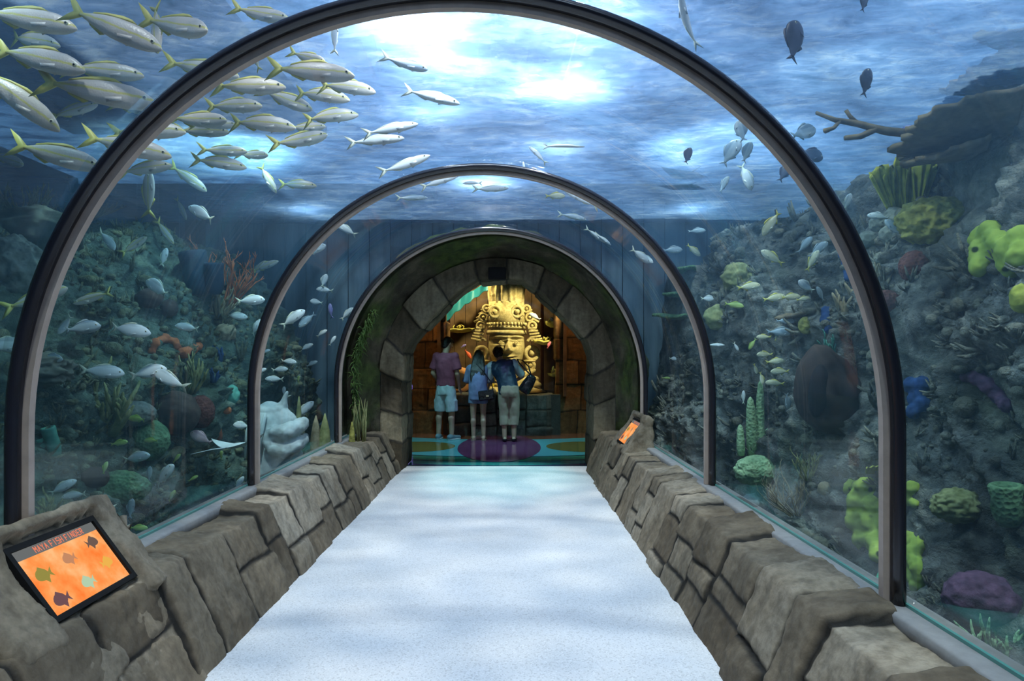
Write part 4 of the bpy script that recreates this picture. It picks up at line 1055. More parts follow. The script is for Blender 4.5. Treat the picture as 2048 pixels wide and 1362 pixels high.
def tubes(px, py, hs, k, lab, seed=1, cat='sponge', hollow=True, lean=.25):
    """cluster of tubular sponges: (dx, height px, radius px)"""
    p, n, m = spot_at(px, py); r = random.Random(seed); mb = MB()
    for dx, h, rp in hs:
        b = Vector((dx*m, r.uniform(-.06, .02), -.05)); d = Vector((r.uniform(-lean, lean), r.uniform(-lean, 0), 1)).normalized(); L = h*m; rr = rp*m; a = d.orthogonal().normalized(); c = d.cross(a); rings = []
        prof = [(0, .6), (.15, .85), (.4, 1.0), (.7, .95), (.93, 1.05), (1.0, 1.0), (.99, .72), (.85, .6), (.6, .5)] if hollow else [(0, .8), (.2, 1), (.5, .95), (.8, .8), (.95, .5), (1, .1)]
        for z, s in prof: rings.append([b+d*(z*L)+(a*math.cos(q)+c*math.sin(q))*rr*s*(1+.12*noise.noise(Vector((math.cos(q)*2, math.sin(q)*2, z*4+seed)))) for q in [2*PI*i/16 for i in range(16)]])
        mb.loft(rings)
    o = mb.build('tube_sponge' if hollow else 'pillar_coral', K[k]); o.location = p; return done(o, lab, cat)
def fanplate(name, px, py, w, h, k, lab, seed=1, sx=1, tilt=.25, lobes=5, thick=.03, up=.0, dd=None):
    """thick wavy plate reaching out from the rock (sx: which way in the picture)"""
    p, n, m = spot_at(px, py) if dd is None else (at(px, py, dd), None, dd/FP); L, Wd = w*m, max(h*m, .12); r = random.Random(seed); top = []; bot = []; nr, na = 14, 60
    for i in range(na+1):
        a = -1.15+2.3*i/na; R_ = L*(1+.20*noise.noise(Vector((a*lobes, seed, 0)))+.05*noise.noise(Vector((a*lobes*4, seed, 3))))
        rt, rb = [], []
        for j in range(nr+1):
            q = j/nr; x = -sx*(R_*q*math.cos(a)); y = R_*q*math.sin(a)*.8
            z = up*L*q*q+tilt*Wd*math.sin(a*2.1+seed)*q+.06*L*noise.noise(Vector((a*3, q*3, seed)))*q
            tk = thick*(1.25-q)+.008
            rt.append(Vector((x, y, z+tk))); rb.append(Vector((x, y, z-tk)))
        top.append(rt); bot.append(rb)
    mb = MB(); vs = [v for c in top for v in c]+[v for c in bot for v in c]; N = (na+1)*(nr+1); ix = lambda i, j: i*(nr+1)+j; fs = []
    for i in range(na):
        for j in range(nr): fs.append((ix(i, j), ix(i+1, j), ix(i+1, j+1), ix(i, j+1))); fs.append((N+ix(i, j), N+ix(i, j+1), N+ix(i+1, j+1), N+ix(i+1, j)))
        fs.append((ix(i, nr), ix(i+1, nr), N+ix(i+1, nr), N+ix(i, nr)))
    for j in range(nr): fs.append((ix(0, j), ix(0, j+1), N+ix(0, j+1), N+ix(0, j))); fs.append((ix(na, j), N+ix(na, j), N+ix(na, j+1), ix(na, j+1)))
    mb.add(vs, fs); o = mb.build(name, K[k]); o.location = p+Vector((sx*L*.45, 0, 0)); return done(o, lab)
def ruffle(px, py, w, h, k, lab, seed=1, n=7):
    """pleated fans growing out of one root, each a wavy ribbed sheet with a scalloped rim"""
    p, nrm, m = spot_at(px, py+h*.4); r = random.Random(seed); mb = MB()
    for s in range(n):
        u0 = s/(n-1)-.5; b = Vector((w*m*u0*.62, r.uniform(-.10, .02), -.06)); H = h*m*r.uniform(.62, 1.0)*(1-.5*u0*u0); wd = w*m/n*2.3; ph = r.uniform(0, 6); lean = u0*1.0; rings = []
        for j in range(11):
            q = j/10; t_ = .012*(1.15-q*.4); pts = []
            for i in range(33):
                u = i/32-.5; hh = H*q*(1-1.1*u*u)*(1+.05*math.sin(u*44+ph)*q)
                pts.append(Vector((b.x+u*wd*(.35+.75*q)+lean*H*q, b.y+.16*wd*math.sin(u*26+ph)*(.3+.7*q)+.3*wd*math.sin(u*7+ph)*q-.14*q, b.z+hh)))
            rings.append([v+Vector((0, -t_, 0)) for v in pts]+[v+Vector((0, t_, 0)) for v in reversed(pts)])
        mb.loft(rings)
    o = mb.build('ruffled_coral', K[k]); o.location = p; return done(o, lab)
# ------------------------------------------------- left reef, from the top down
branchy('twig_coral', 150, 405, 230, 70, 'tan', 'wide thicket of thin tan twigs along the reef top below the yellowtail school', 1, 34, .035, .7, 1.3, 2)
branchy('twig_coral', 40, 405, 120, 70, 'olive', 'olive twig thicket at the reef top, cut by the photo edge', 2, 22, .04, .7, 1.2, 2)
lump('boulder', 62, 468, 190, 105, 'rock', 'long rounded olive boulder outside the nearest rib, below the big school', 'rock', 3, .18)
lump('boulder', 18, 545, 120, 120, 'grey', 'pale topped boulder at the photo edge, under the long olive boulder', 'rock', 4, .2)
lump('lobed_sponge', 150, 490, 30, 46, 'lime', 'small lime sponge peeking past the inner edge of the nearest rib', 'sponge', 5, .12)
branchy('sea_fan', 448, 560, 120, 105, 'orange', 'rusty orange sea fan leaning right before the middle rib', 6, 20, .03, .6, 1.2, 3, fan=.2)
tubes(405, 580, [(0, 86, 26), (30, 62, 18)], 'navy', 'pair of dark blue barrel sponges beside the rusty sea fan', 7)
branchy('bush_coral', 432, 602, 80, 66, 'tan', 'tan bushy coral at the foot of the rusty sea fan', 8, 18, .05, .8, 1.2, 2)
lump('round_coral', 298, 600, 54, 40, 'brown', 'dark round coral below the white fish, the larger of two touching', 'coral', 9)
lump('round_coral', 338, 616, 34, 36, 'brown', 'small dark round coral touching the larger one below the white fish', 'coral', 10)
lump('cup_coral', 452, 668, 40, 36, 'tan', 'small brown cup coral left of the middle rib, above the blue finger sponge', 'coral', 11, .25)
branchy('finger_sponge', 437, 702, 26, 40, 'blue', 'thin cobalt blue finger sponge below the brown cup coral', 12, 5, .09, 1, .8, 1, 'sponge')
branchy('finger_sponge', 425, 745, 34, 30, 'blue', 'short cobalt blue sponge beside the olive antler coral tips', 13, 5, .11, 1, 1, 1, 'sponge')
sponge(330, 692, [(-26, 12, .8), (-20, -6, .9), (-2, -14, 1), (18, -8, .9), (26, 6, .8)], 11, 'orange', 'arched orange sponge curling over a hole in the reef', seed=14)
sponge(380, 702, [(-14, 6, 1), (2, -4, 1), (16, -10, .8)], 12, 'orange', 'smaller orange sponge next to the arched orange one', seed=15)
branchy('antler_coral', 372, 746, 90, 76, 'olive', 'olive antler coral in front of the orange sponges', 16, 14, .05, .9, 1.3, 2)
lump('round_coral', 352, 822, 92, 88, 'brown', 'big dark brown dome coral below the olive antler coral', 'coral', 17, .06)
lump('round_coral', 400, 822, 56, 66, 'maroon', 'reddish brown dome leaning on the big dark brown dome', 'coral', 18, .08)
branchy('finger_coral', 213, 812, 118, 108, 'olive', 'large olive finger coral standing clear in the lower reef, right of the nearest rib', 19, 22, .055, 1, 1.1, 2)
lump('brain_coral', 268, 828, 76, 50, 'grey', 'grey ridged dome coral just behind the large olive finger coral', 'coral', 20, .08)
lump('brain_coral', 288, 884, 88, 82, 'green', 'large green dome coral under the finger coral, dotted skin', 'coral', 21, .05)
tubes(100, 900, [(-12, 40, 14), (10, 62, 13)], 'teal', 'pair of teal tube sponges below left of the large olive finger coral', 22)
lump('mound_coral', 232, 978, 112, 72, 'green', 'low spreading green mound coral near the tunnel ledge by the screen', 'coral', 23, .10, depth=.6)
lump('round_coral', 186, 960, 54, 46, 'brown', 'dark round coral beside the low spreading green mound', 'coral', 24, .06)
branchy('bush_coral', 82, 1015, 110, 60, 'olive', 'low olive bush coral above the rock sign stand', 25, 26, .06, .9, 1.2, 2)
lump('rock_ledge', 70, 745, 130, 70, 'rock', 'flat teal lit rock ledge crossing behind the nearest rib', 'rock', 26, .3, 2.5, lobes=2)
lump('teal_sponge', 462, 795, 32, 44, 'teal', 'upright green teal sponge just left of the middle rib', 'sponge', 27, .15)
tubes(444, 868, [(0, 56, 8)], 'orange', 'slim orange tube sponge beside the middle rib near the stingray', 28)
lump('round_coral', 452, 820, 18, 16, 'orange', 'tiny orange ball coral above the slim orange tube sponge', 'coral', 29)
# pale carved stone by the middle rib
def stone_carving():
    p, n, m = spot_at(555, 925); mb = MB(); s = 7.2/FP
    p = at(553, 930, 7.1)
    e = empty('stone_carving', p, 'pale blue white stone carving with rolled coils, standing just past the middle rib', 'sculpture')
    mb.ell((-.02, 0, .40), (.235, .21, .22), None, 24, 16); mb.ell((-.06, 0, .56), (.17, .16, .09)); mb.ell((-.06, 0, .60), (.12, .12, .06)); mb.capsule((.06, 0, .60), (.12, -.02, .76), .055, .015)
    for z, r in ((.37, .085), (.20, .075)):
        mb.tube([(.02, -.20, z+.05), (.07, -.26, z+.0), (.16, -.27, z-.01), (.25, -.20, z+.03), (.30, -.06, z+.07), (.26, .1, z+.08)], [r*.4, r*.95, r*1.1, r, r*.8, r*.5], 12)
    mb.tube([(.02, -.24, .40), (.0, -.26, .27), (.05, -.27, .17)], [.05, .06, .04], 10)
    mb.box((.0, -.02, .02), (.44, .38, .22))
    o = remesh(mb.build('carved_head', K['pale'], e), .014, 2)
    for v in o.data.vertices: v.co += v.normal*.016*fbm(v.co*8, 3)
    mb = MB(); mb.loft([MB().ellring((0, 0, z), a, b, 24) for z, a, b in ((-.45, .30, .26), (.0, .29, .25), (.10, .27, .24), (.22, .24, .2))]); o = mb.build('pedestal', K['pale'], e)
    for v in o.data.vertices: v.co += Vector((v.co.x, v.co.y, 0))*.12*fbm(v.co*4, 3)
    mb = MB()
    for k in range(6): mb.tube([(-.19+.03*k, -.13-.015*k, .56), (-.23+.032*k, -.19-.012*k, .36), (-.25+.034*k, -.20-.010*k, .10)], [.016, .024, .012], 8)
    mb.build('mane', K['pale'], e)
stone_carving()
for px, py, w, h, k, lab, sd in ((650, 850, 30, 48, 'olive', 'olive cone coral standing on the bed between middle and farthest ribs', 31), (704, 856, 18, 26, 'yellow', 'small yellow cone coral near the far end of the ledge', 32), (632, 855, 28, 50, 'tan', 'pinkish tan stump sponge right of the pale stone carving', 33), (598, 812, 16, 40, 'olive', 'narrow olive column behind the pale stone carving', 34)):
    m = 7.6/FP; p = at(px, py+h/2, 7.7); mb = MB(); rings = []
    for j in range(9):
        q = j/8; rr = w*m/2*(1-q**2.2)**.6*(1+.2*noise.noise(Vector((q*5, sd, 0)))) if j < 8 else .005
        rings.append([Vector((rr*math.cos(a)*(1+.15*noise.noise(Vector((math.cos(a), math.sin(a), q*4+sd)))), rr*math.sin(a), -.5+(h*m+.5)*q)) for a in [2*PI*i/18 for i in range(18)]])
    mb.loft(rings); o = mb.build('cone_coral', K[k]); o.location = p; done(o, lab)
mb = MB(); p = at(717, 845, 8.0)
for k in range(14):
    b = Vector((R.uniform(-.09, .09), R.uniform(-.1, .05), -.3)); mb.tube([b, b+Vector((R.uniform(-.03, .03), 0, .3)), b+Vector((R.uniform(-.06, .06), 0, R.uniform(.45, .62)))], [.012, .010, .002], 5)
o = mb.build('sea_grass', K['olive']); o.location = p; done(o, 'tuft of tall green blades beside the mossy rock of the archway', 'plant')
# ------------------------------------------------- right reef
def pinnacle(p, z0, z1, r0, r1, lab, seed):
    mb = MB(); rings = []
    for k in range(30):
        q = k/29; ring = []
        for i in range(40):
            a = 2*PI*i/40; v = Vector((math.cos(a)+seed, math.sin(a), q*4)); r = (r0+(r1-r0)*q)*(1+.28*noise.noise(v*1.3)+.22*(1-abs(noise.noise(v*2.6))-.6)+.10*fbm(v*5, 3)); ring.append(Vector((r*math.cos(a), r*1.4*math.sin(a), z0+(z1-z0)*q)))
        rings.append(ring)
    mb.loft(rings); o = mb.build('rock_pinnacle', M['reefR']); o.location = (p.x, p.y, 0); done(o, lab, 'rock')
pinnacle(at(2085, 260, 4.75), 1.44, 3.22, .62, .46, 'dark upright rock mass in the top corner that carries the brown plate corals', 0)
pinnacle(at(1392, 620, 8.75), -.9, 2.55, .55, .34, 'dark rock stack with shelf corals, far back between middle and farthest ribs', 4)
for px, py, w, h, sd, lab, up, dd in ((1930, 268, 210, 60, 41, 'big brown plate coral reaching out below the two dark fins, middle of three', .05, 4.55), (1990, 165, 150, 50, 42, 'upper brown plate coral with jagged rim near the water surface', .12, 4.9), (1900, 306, 150, 40, 43, 'lowest brown plate coral, just above the lime ruffled coral', -.05, 4.75), (2030, 95, 110, 60, 44, 'dark brown plate coral in the top corner over the other plates', .25, 4.6)):
    fanplate('plate_coral', px, py, w, h, 'plate', lab, sd, 1, .35, 6, .028, up, dd)
mb = MB(); q0 = at(1830, 268, 4.75)
for pts, r_ in ((((1830, 268), (1770, 262), (1715, 248), (1672, 240), (1632, 226)), .032), (((1750, 258), (1722, 272), (1690, 276)), .022), (((1715, 248), (1700, 232), (1692, 220)), .018), (((1680, 242), (1668, 256), (1650, 262)), .018)):
    mb.tube([at(a, b, 4.75)-q0 for a, b in pts], [r_*(1-.14*i) for i in range(len(pts))], 8)
o = mb.build('branch_coral', K['plate']); o.location = q0
for v in o.data.vertices: v.co += v.normal*.014*fbm(v.co*14, 3)
done(o, 'crooked brown coral branch poking out left of the plate corals')
ruffle(1830, 358, 150, 112, 'ruffle', 'bright lime yellow ruffled coral high on the grey reef', 46, 8)
lump('mound_coral', 1878, 450, 140, 96, 'yellow', 'large yellow knobbly mound coral under the ruffled coral', 'coral', 47, .10, 3, lobes=4)
for px, py, w, h, sd, lab in ((1765, 445, 44, 36, 48, 'pale grey bulb sponge nearest the rib, in the clump by the yellow mound'), (1785, 470, 46, 44, 49, 'largest pale grey bulb sponge beside the yellow mound'), (1790, 440, 40, 46, 50, 'upright pale grey bulb sponge touching the yellow mound'), (1738, 478, 40, 34, 51, 'small grey bulb sponge just outside the nearest rib')):
    lump('bulb_sponge', px, py, w, h, 'grey', lab, 'sponge', sd, .15)
lump('round_coral', 1835, 531, 70, 66, 'maroon', 'round maroon coral ball under the yellow mound', 'coral', 52, .04)
lump('round_coral', 1775, 612, 62, 56, 'maroon', 'maroon coral ball partly behind the nearest rib', 'coral', 53, .04)
sponge(2005, 505, [(-40, -30, 1), (-20, -40, 1), (0, -20, 1.1), (20, -10, 1.1), (40, -20, 1.1), (0, 2, .9), (-38, 0, 1), (-42, 32, .8), (-38, 0, 1), (0, -12, 1), (24, 26, 1), (44, 12, 1.1)], 27, 'lime', 'vivid lime lobed sponge at the photo edge level with the yellow mound', seed=54)
lump('bulb_sponge', 2042, 596, 40, 56, 'ruffle', 'yellow bulb sponge cut by the photo edge below the vivid lime sponge', 'sponge', 55, .12)
sponge(1838, 790, [(-14, -20, 1), (10, -22, 1), (-4, 4, 1.1), (10, 20, .9), (-12, 34, .9)], 17, 'blue', 'blue encrusting sponge just right of the nearest rib', seed=56)
sponge(1655, 640, [(0, -16, 1), (-4, 2, 1), (2, 18, .8)], 12, 'blue', 'small bright blue sponge beside the yellow disc coral', seed=57)
sponge(1690, 535, [(-4, -22, 1), (2, 0, 1), (6, 22, .9)], 9, 'blue', 'narrow blue sponge hugging the inner side of the nearest rib', seed=58)
sponge(1975, 770, [(-40, -22, .9), (-16, -14, 1), (6, 0, 1.1), (26, 18, 1.1), (42, 40, .9)], 17, 'purple', 'long purple sponge slanting down the bare grey rock', seed=59)
def barrel():
    p, n, m = spot_at(1662, 790); p = p+n*.10; s = m*90; mb = MB(); rings = []
    e = empty('barrel_sponge', p, 'huge dark brown barrel sponge with a hollow mouth, left of the nearest rib', 'sponge')
    rot = Matrix.Rotation(-.32, 3, 'Y')
    for k in range(22):
        q = -1+2*k/21; z = q; r = math.sqrt(max(.02, 1-abs(q*.98)**2.4))*(1-.36*max(0, q)) if q < .99 else .05
        rings.append([rot @ Vector((r*.70*s*math.cos(a)*(1+.05*math.sin(a*9)), r*.62*s*math.sin(a)*(1+.05*math.sin(a*9)), z*s)) for a in [2*PI*i/54 for i in range(54)]])
    mb.loft(rings); o = mb.build('barrel', K['brown'], e)
    for v in o.data.vertices: v.co += v.normal*.03*fbm(v.co*5, 3)
    mb = MB(); mb.ell((-.40*s, -.42*s, -.02*s), (.20*s, .16*s, .58*s), Matrix.Rotation(.10, 3, 'Y') @ Matrix.Rotation(-.5, 3, 'Z'), 18, 12); mb.build('mouth', K['dark'], e)  # solid dark oval painted as the shaded hollow; the barrel itself is closed
barrel()
sponge(1742, 1035, [(-36, -62, .75), (-8, -60, .8), (-20, -30, 1), (10, -28, 1.1), (-22, 5, 1.1), (12, 8, 1.2), (-10, 40, 1), (14, 50, .9), (16, 76, .6)], 25, 'lime', 'tall spotted lime sponge seen just inside the foot of the nearest rib', seed=60)
sponge(1830, 1115, [(-10, -36, .9), (10, -30, 1), (-2, 0, 1), (12, 22, .9), (8, 56, .8), (-10, 30, .9)], 21, 'lime', 'hanging lime sponge just outside the foot of the nearest rib', seed=61)
sponge(1822, 990, [(4, -14, 1), (-4, 10, .9), (10, 18, .7)], 15, 'lime', 'small lime sponge above the hanging one, outside the nearest rib', seed=62)
ruffle(1742, 915, 42, 34, 'ruffle', 'small green frilly coral low inside the nearest rib', 63, 5)
lump('mound_coral', 1925, 1012, 100, 66, 'olive', 'olive knobbly mound coral low on the grey reef right of the lime sponges', 'coral', 64, .14, 3, lobes=3)
tubes(2010, 1030, [(0, 82, 28)], 'green', 'round dark green barrel beside the olive knobbly mound', 65)
lump('mound_coral', 1960, 1200, 130, 110, 'purple', 'wide dull purple mound in the shaded lower corner of the reef', 'coral', 66, .12)
branchy('finger_coral', 2000, 1275, 120, 90, 'mint', 'pale mint finger coral at the bottom edge of the tank beside the ledge', 67, 12, .06, 1, 1.4, 1)
lump('brain_coral', 1515, 936, 92, 62, 'mint', 'glowing mint green dome coral on the bed between nearest and middle ribs', 'coral', 68, .08, 3)
tubes(1505, 900, [(0, 118, 11), (-24, 62, 8), (26, 54, 8), (14, 150, 9)], 'mint', 'group of pale green pillar corals rising behind the mint dome', 69, 'coral', False, .08)
lump('round_coral', 1505, 1006, 44, 34, 'pale', 'small pale blue dome coral near the ledge before the feathery plumes', 'coral', 70)
branchy('feather_coral', 1595, 985, 120, 84, 'tan', 'feathery tan plume coral spreading low inside the nearest rib', 71, 30, .025, .6, 1.5, 2)
branchy('feather_coral', 1615, 925, 50, 64, 'olive', 'upright olive plume coral behind the feathery tan one', 72, 10, .04, .6, .8, 2)
lump('round_coral', 1650, 978, 26, 32, 'tan', 'small pinkish stump coral between the plumes and the tall lime sponge', 'coral', 73)
fanplate('table_coral', 1590, 632, 62, 26, 'plate', 'brown table coral sheltering grey fish, left of the yellow disc coral', 74, 1, .2, 3, .02)
fanplate('table_coral', 1585, 662, 52, 22, 'plate', 'lower brown table coral just beneath the first one', 75, 1, .2, 3, .02)
lump('disc_coral', 1613, 650, 32, 36, 'yellow', 'yellow disc coral beside the table corals', 'coral', 76, .04, depth=.4)
branchy('bush_coral', 1690, 600, 44, 56, 'tan', 'tan knobbly bush coral inside the nearest rib below the blue sponge', 77, 12, .09, .9, 1, 1)
branchy('bush_coral', 1770, 545, 50, 40, 'tan', 'tan knobbly bush coral outside the nearest rib above the maroon ball', 78, 10, .09, .9, 1, 1)
branchy('finger_coral', 1665, 690, 50, 50, 'teal', 'tangled pale teal finger coral above the huge barrel sponge', 79, 8, .07, .7, 1.1, 2)
for k_, (px, py, w, h) in enumerate(((1372, 545, 70, 22), (1362, 590, 60, 20), (1352, 635, 80, 26))):
    fanplate('shelf_coral', px, py, w, h, 'green', ('uppermost small dark shelf coral far back between middle and farthest ribs', 'second dark shelf coral from the top, far back behind the middle rib', 'widest dark shelf coral far back, level with the tiny round fish')[k_], 80+k_, 1, .15, 4, .03, .05, 8.5)
for k_, (px, py, w, h) in enumerate(((1440, 640, 60, 50), (1480, 560, 70, 60))):
    lump('hump_coral', px, py, w, h, 'olive', ('dull olive hump on the far reef above the pillar corals', 'dull olive hump far back above the yellow grunt')[k_], 'coral', 83+k_, .2)
p, n, m = spot_at(1762, 1165); e = MB()
for k in range(5):
    a = 2*PI*k/5+.4; e.tube([(0, 0, 0), (.5*math.cos(a), .0, .5*math.sin(a)), (1.0*math.cos(a), .03, 1.0*math.sin(a))], [.22, .16, .05], 10)
e.ell((0, -.02, 0), (.26, .18, .26)); o = remesh(e.build('starfish', K['star']), .05, 3); o.scale = (m*26,)*3; o.location = p+n*.03; o.rotation_euler = n.to_track_quat('-Y', 'Z').to_euler(); done(o, 'green starfish low on the rock beside the foot of the nearest rib', 'starfish')

# crust of small growth over both reefs (nobody could count it)
def crust(nm, ro, mat, seed, cnt):
    r = random.Random(seed); ps = ro.data.polygons; mb = MB(); vs = ro.data.vertices; tries = 0
    while cnt and tries < 60000:
        tries += 1; p = ps[r.randrange(len(ps))]; c = p.center
        if not (1.2 < c.y < 8.6) or c.z < -.5 or noise.noise(c*1.4) < -.05: continue
        cnt -= 1; s = r.uniform(.010, .040)*(1 if r.random() < .9 else 1.8); n = p.normal if p.normal.dot(Vector((-c.x, -.5, .5))) > 0 else -p.normal
        if r.random() < .6:
            mb.ell(c+n*s*.3, (s*r.uniform(.8, 1.5), s*r.uniform(.8, 1.5), s*r.uniform(.6, 1.1)), None, 7, 5)
        else:
            for k in range(3):
                d = (n+Vector((r.uniform(-.8, .8), r.uniform(-.8, .8), r.uniform(0, 1.1)))).normalized(); mb.tube([c, c+d*s*1.6, c+d*s*2.8+Vector((0, 0, s*.5))], [s*.30, s*.26, s*.10], 5)
    tag(mb.build(nm, mat), kind='stuff')
crust('reef_crust', reefL, reef_mat('crust_olive', (.05, .06, .03), (.17, .18, .10), (.40, .40, .26)), 3, 3600)
crust('reef_crust', reefR, reef_mat('crust_grey', (.07, .065, .05), (.22, .21, .16), (.50, .48, .38)), 4, 2600)
# ============================================================= fish
def fmat(name, back, side, belly, stripe=None, tailc=None, rough=.35, sc=1.0, spots=0):
    """colour pattern of the fish itself, in its own length units (x nose .5 to tail -.5, z up)"""
    t = NT(name); tc = t.n('ShaderNodeTexCoord'); sx = t.n('ShaderNodeSeparateXYZ'); t.set(sx, 'Vector', tc.outputs['Object'])
    f = t.noise(tc.outputs['Object'], 14, 3); z = t.math('ADD', sx.outputs['Z'], t.math('MULTIPLY', t.math('SUBTRACT', f, .5), .03))
    c = t.ramp(t.math('ADD', t.math('MULTIPLY', z, 3.2*sc), .5), [(.22, belly), (.45, side), (.78, side), (.90, back)])
    if stripe:
        d = t.math('ABSOLUTE', t.math('SUBTRACT', z, .012)); c = t.mix(t.ramp(d, [(.006, (.8, .8, .8)), (.016, (0, 0, 0))]), c, stripe)
    if tailc: c = t.mix(t.ramp(t.math('ADD', sx.outputs['X'], .5), [(.17, (1, 1, 1)), (.30, (0, 0, 0))]), c, tailc)
    return t.pbsdf(c, rough, t.bump(t.voro(tc.outputs['Object'], 55), .15, .004), spec=.5)
FM = dict(snapper=fmat('snapper_skin', (.38, .30, .26), (.62, .55, .47), (.74, .70, .64), (.62, .55, .08), (.58, .52, .10)), snapperfin=simple('snapper_fin', (.60, .54, .12), .5),
          chub=fmat('chub_skin', (.46, .50, .50), (.68, .72, .72), (.80, .82, .82), None, (.66, .68, .55)), chubfin=simple('chub_fin', (.62, .64, .50), .5),
          grunt=fmat('grunt_skin', (.36, .36, .20), (.58, .56, .36), (.70, .70, .56), None, (.60, .55, .12)), gruntfin=simple('grunt_fin', (.60, .54, .10), .5),
          dark=fmat('surgeon_skin', (.02, .022, .045), (.04, .042, .075), (.05, .05, .09)), darkfin=simple('surgeon_fin', (.03, .03, .06), .5),
          grey=fmat('grey_skin', (.18, .25, .30), (.32, .40, .44), (.45, .52, .54)), greyfin=simple('grey_fin', (.26, .33, .36), .5),
          green=fmat('green_skin', (.22, .36, .06), (.42, .56, .14), (.55, .62, .25)), greenfin=simple('green_fin', (.40, .50, .08), .5),
          pink=fmat('pink_skin', (.50, .34, .38), (.66, .48, .50), (.72, .58, .58)), pinkfin=simple('pink_fin', (.55, .40, .42), .5),
          violet=fmat('violet_skin', (.16, .16, .42), (.26, .26, .58), (.35, .35, .6)), violetfin=simple('violet_fin', (.2, .2, .5), .5))
FEYE, FPUP = simple('fish_eye', (.75, .72, .5), .2), simple('fish_pupil', (.01, .01, .01), .15)
def fish_parts(h, wd, fork, tl, dors, snout=1.0, bend=0.0):
    """meshes of a fish one unit long; h half depth, wd half width, fork depth and length of tail"""
    bx = lambda x: bend*(x*x-.02)*math.copysign(1, .5)                # sideways curve of the swimming body
    x0 = -.5+tl; prof = [(.5, .06), (.485, .22), (.45, .45), (.38, .74), (.28, .94), (.16, 1.0), (.02, .93), (-.10, .74), (-.20, .48), (-.5+tl*1.05, .20), (x0-.02, .19)]
    mb = MB(); rings = []
    for x, s in prof:
        drop = -.10*h*(x > .3)*(x-.3)/.2
        rings.append([Vector((x, bx(x)+wd*s**.8*math.cos(a)*(1-.25*math.sin(a)), drop+h*s*math.sin(a)*(1.0 if math.sin(a) > 0 else .92))) for a in [2*PI*i/16 for i in range(16)]])
    mb.loft(rings); out = {'body': (mb, 'skin')}
    def fin(poly, th=.006, yo=0):
        m = MB(); n = len(poly); cx, cz = sum(p[0] for p in poly)/n, sum(p[1] for p in poly)/n
        a = [Vector((x, bx(x)+yo-th*(.3 if i not in (0, n-1) else 1), z)) for i, (x, z) in enumerate(poly)]; b = [Vector((x, bx(x)+yo+th*(.3 if i not in (0, n-1) else 1), z)) for i, (x, z) in enumerate(poly)]
        m.loft([a, b]); return m
    th = .19*h
    out['tail_fin'] = (fin([(x0, th), (x0-tl*.45, fork*.62), (-.5, fork), (x0-tl*.62, fork*.30), (x0-tl*.42, 0), (x0-tl*.62, -fork*.30), (-.5, -fork), (x0-tl*.45, -fork*.62), (x0, -th)], .007), 'fin')
    out['dorsal_fin'] = (fin([(.22, h*.93), (.14, h+dors*.9), (.05, h*.98+dors), (-.10, h*.76+dors*.7), (-.21, h*.45+dors*.55), (-.22, h*.40), (-.08, h*.76), (.08, h*.93)], .005), 'fin')
    out['anal_fin'] = (fin([(-.04, -h*.80), (-.08, -h*.72-dors*1.1), (-.20, -h*.44-dors*.5), (-.22, -h*.36), (-.12, -h*.62)], .005), 'fin')
    for sg in (-1, 1):
        m = MB(); p0 = Vector((.24, bx(.24)+sg*wd*.90, -.30*h)); tip = p0+Vector((-.11, sg*.030, -.25*h-.015)); up_ = Vector((0, 0, 1))
        m.loft([[p0+up_*.018, p0-up_*.018, p0-up_*.018+Vector((-.004, sg*.004, 0)), p0+up_*.018+Vector((-.004, sg*.004, 0))], [tip+up_*.026+Vector((-.02, 0, 0)), tip-up_*.018, tip-up_*.018+Vector((-.003, sg*.003, 0)), tip+up_*.026+Vector((-.023, sg*.003, 0))]])
        out['pectoral_fin%d' % sg] = (m, 'skin')
        m = MB(); m.ell((.405, bx(.4)+sg*wd*.60, .16*h), (.016+.05*h, .012, .016+.05*h), None, 10, 8, 0); m.ell((.406, bx(.4)+sg*(wd*.60+.008), .16*h), (.009+.03*h, .007, .009+.03*h), None, 8, 6, 1)
        out['eye%d' % sg] = (m, 'eye')
    return out
SHAPE = {'snapper': (.118, .062, .155, .20, .03), 'chub': (.165, .075, .15, .19, .035), 'round': (.24, .09, .16, .17, .04), 'surgeon': (.27, .07, .17, .15, .06), 'slim': (.085, .055, .12, .18, .02), 'grunt': (.17, .075, .12, .16, .05)}
PROTO = {}
def proto(shape, col, var):
    key = (shape, col, var)
    if key not in PROTO:
        d = {}
        for nm, (mb, k) in fish_parts(*SHAPE[shape], bend=(-.32, 0, .32)[var]).items():
            mats = FM[col] if k == 'skin' else FM[col+'fin'] if k == 'fin' else [FEYE, FPUP]
            d[nm.rstrip('-1')] = d.get(nm.rstrip('-1'), [])+[mb.me(shape+'_'+nm.rstrip('-1'), mats)]
        PROTO[key] = d
    return PROTO[key]
SPEC = {'Y': ('snapper', 'snapper', .42, 'yellowtail_snapper', 'yellowtail snapper'), 'W': ('chub', 'chub', .30, 'silver_porgy', 'silver white fish'), 'S': ('slim', 'chub', .38, 'silver_fish', 'slim silver fish'),
        'O': ('round', 'chub', .26, 'round_white_fish', 'round white fish'), 'D': ('surgeon', 'dark', .26, 'surgeonfish', 'dark oval surgeonfish'), 'B': ('surgeon', 'grey', .26, 'surgeonfish', 'blue grey oval surgeonfish'),
        'G': ('grunt', 'grunt', .22, 'grunt', 'yellowish grunt'), 'K': ('grunt', 'grey', .24, 'grey_fish', 'grey fish'), 'N': ('grunt', 'green', .20, 'green_fish', 'yellow green fish'), 'P': ('round', 'pink', .26, 'pink_fish', 'reflected pinkish round fish'), 'V': ('chub', 'violet', .26, 'parrotfish', 'violet blue fish')}  # the pinkish one is a blurred reflection modelled as a solid fish
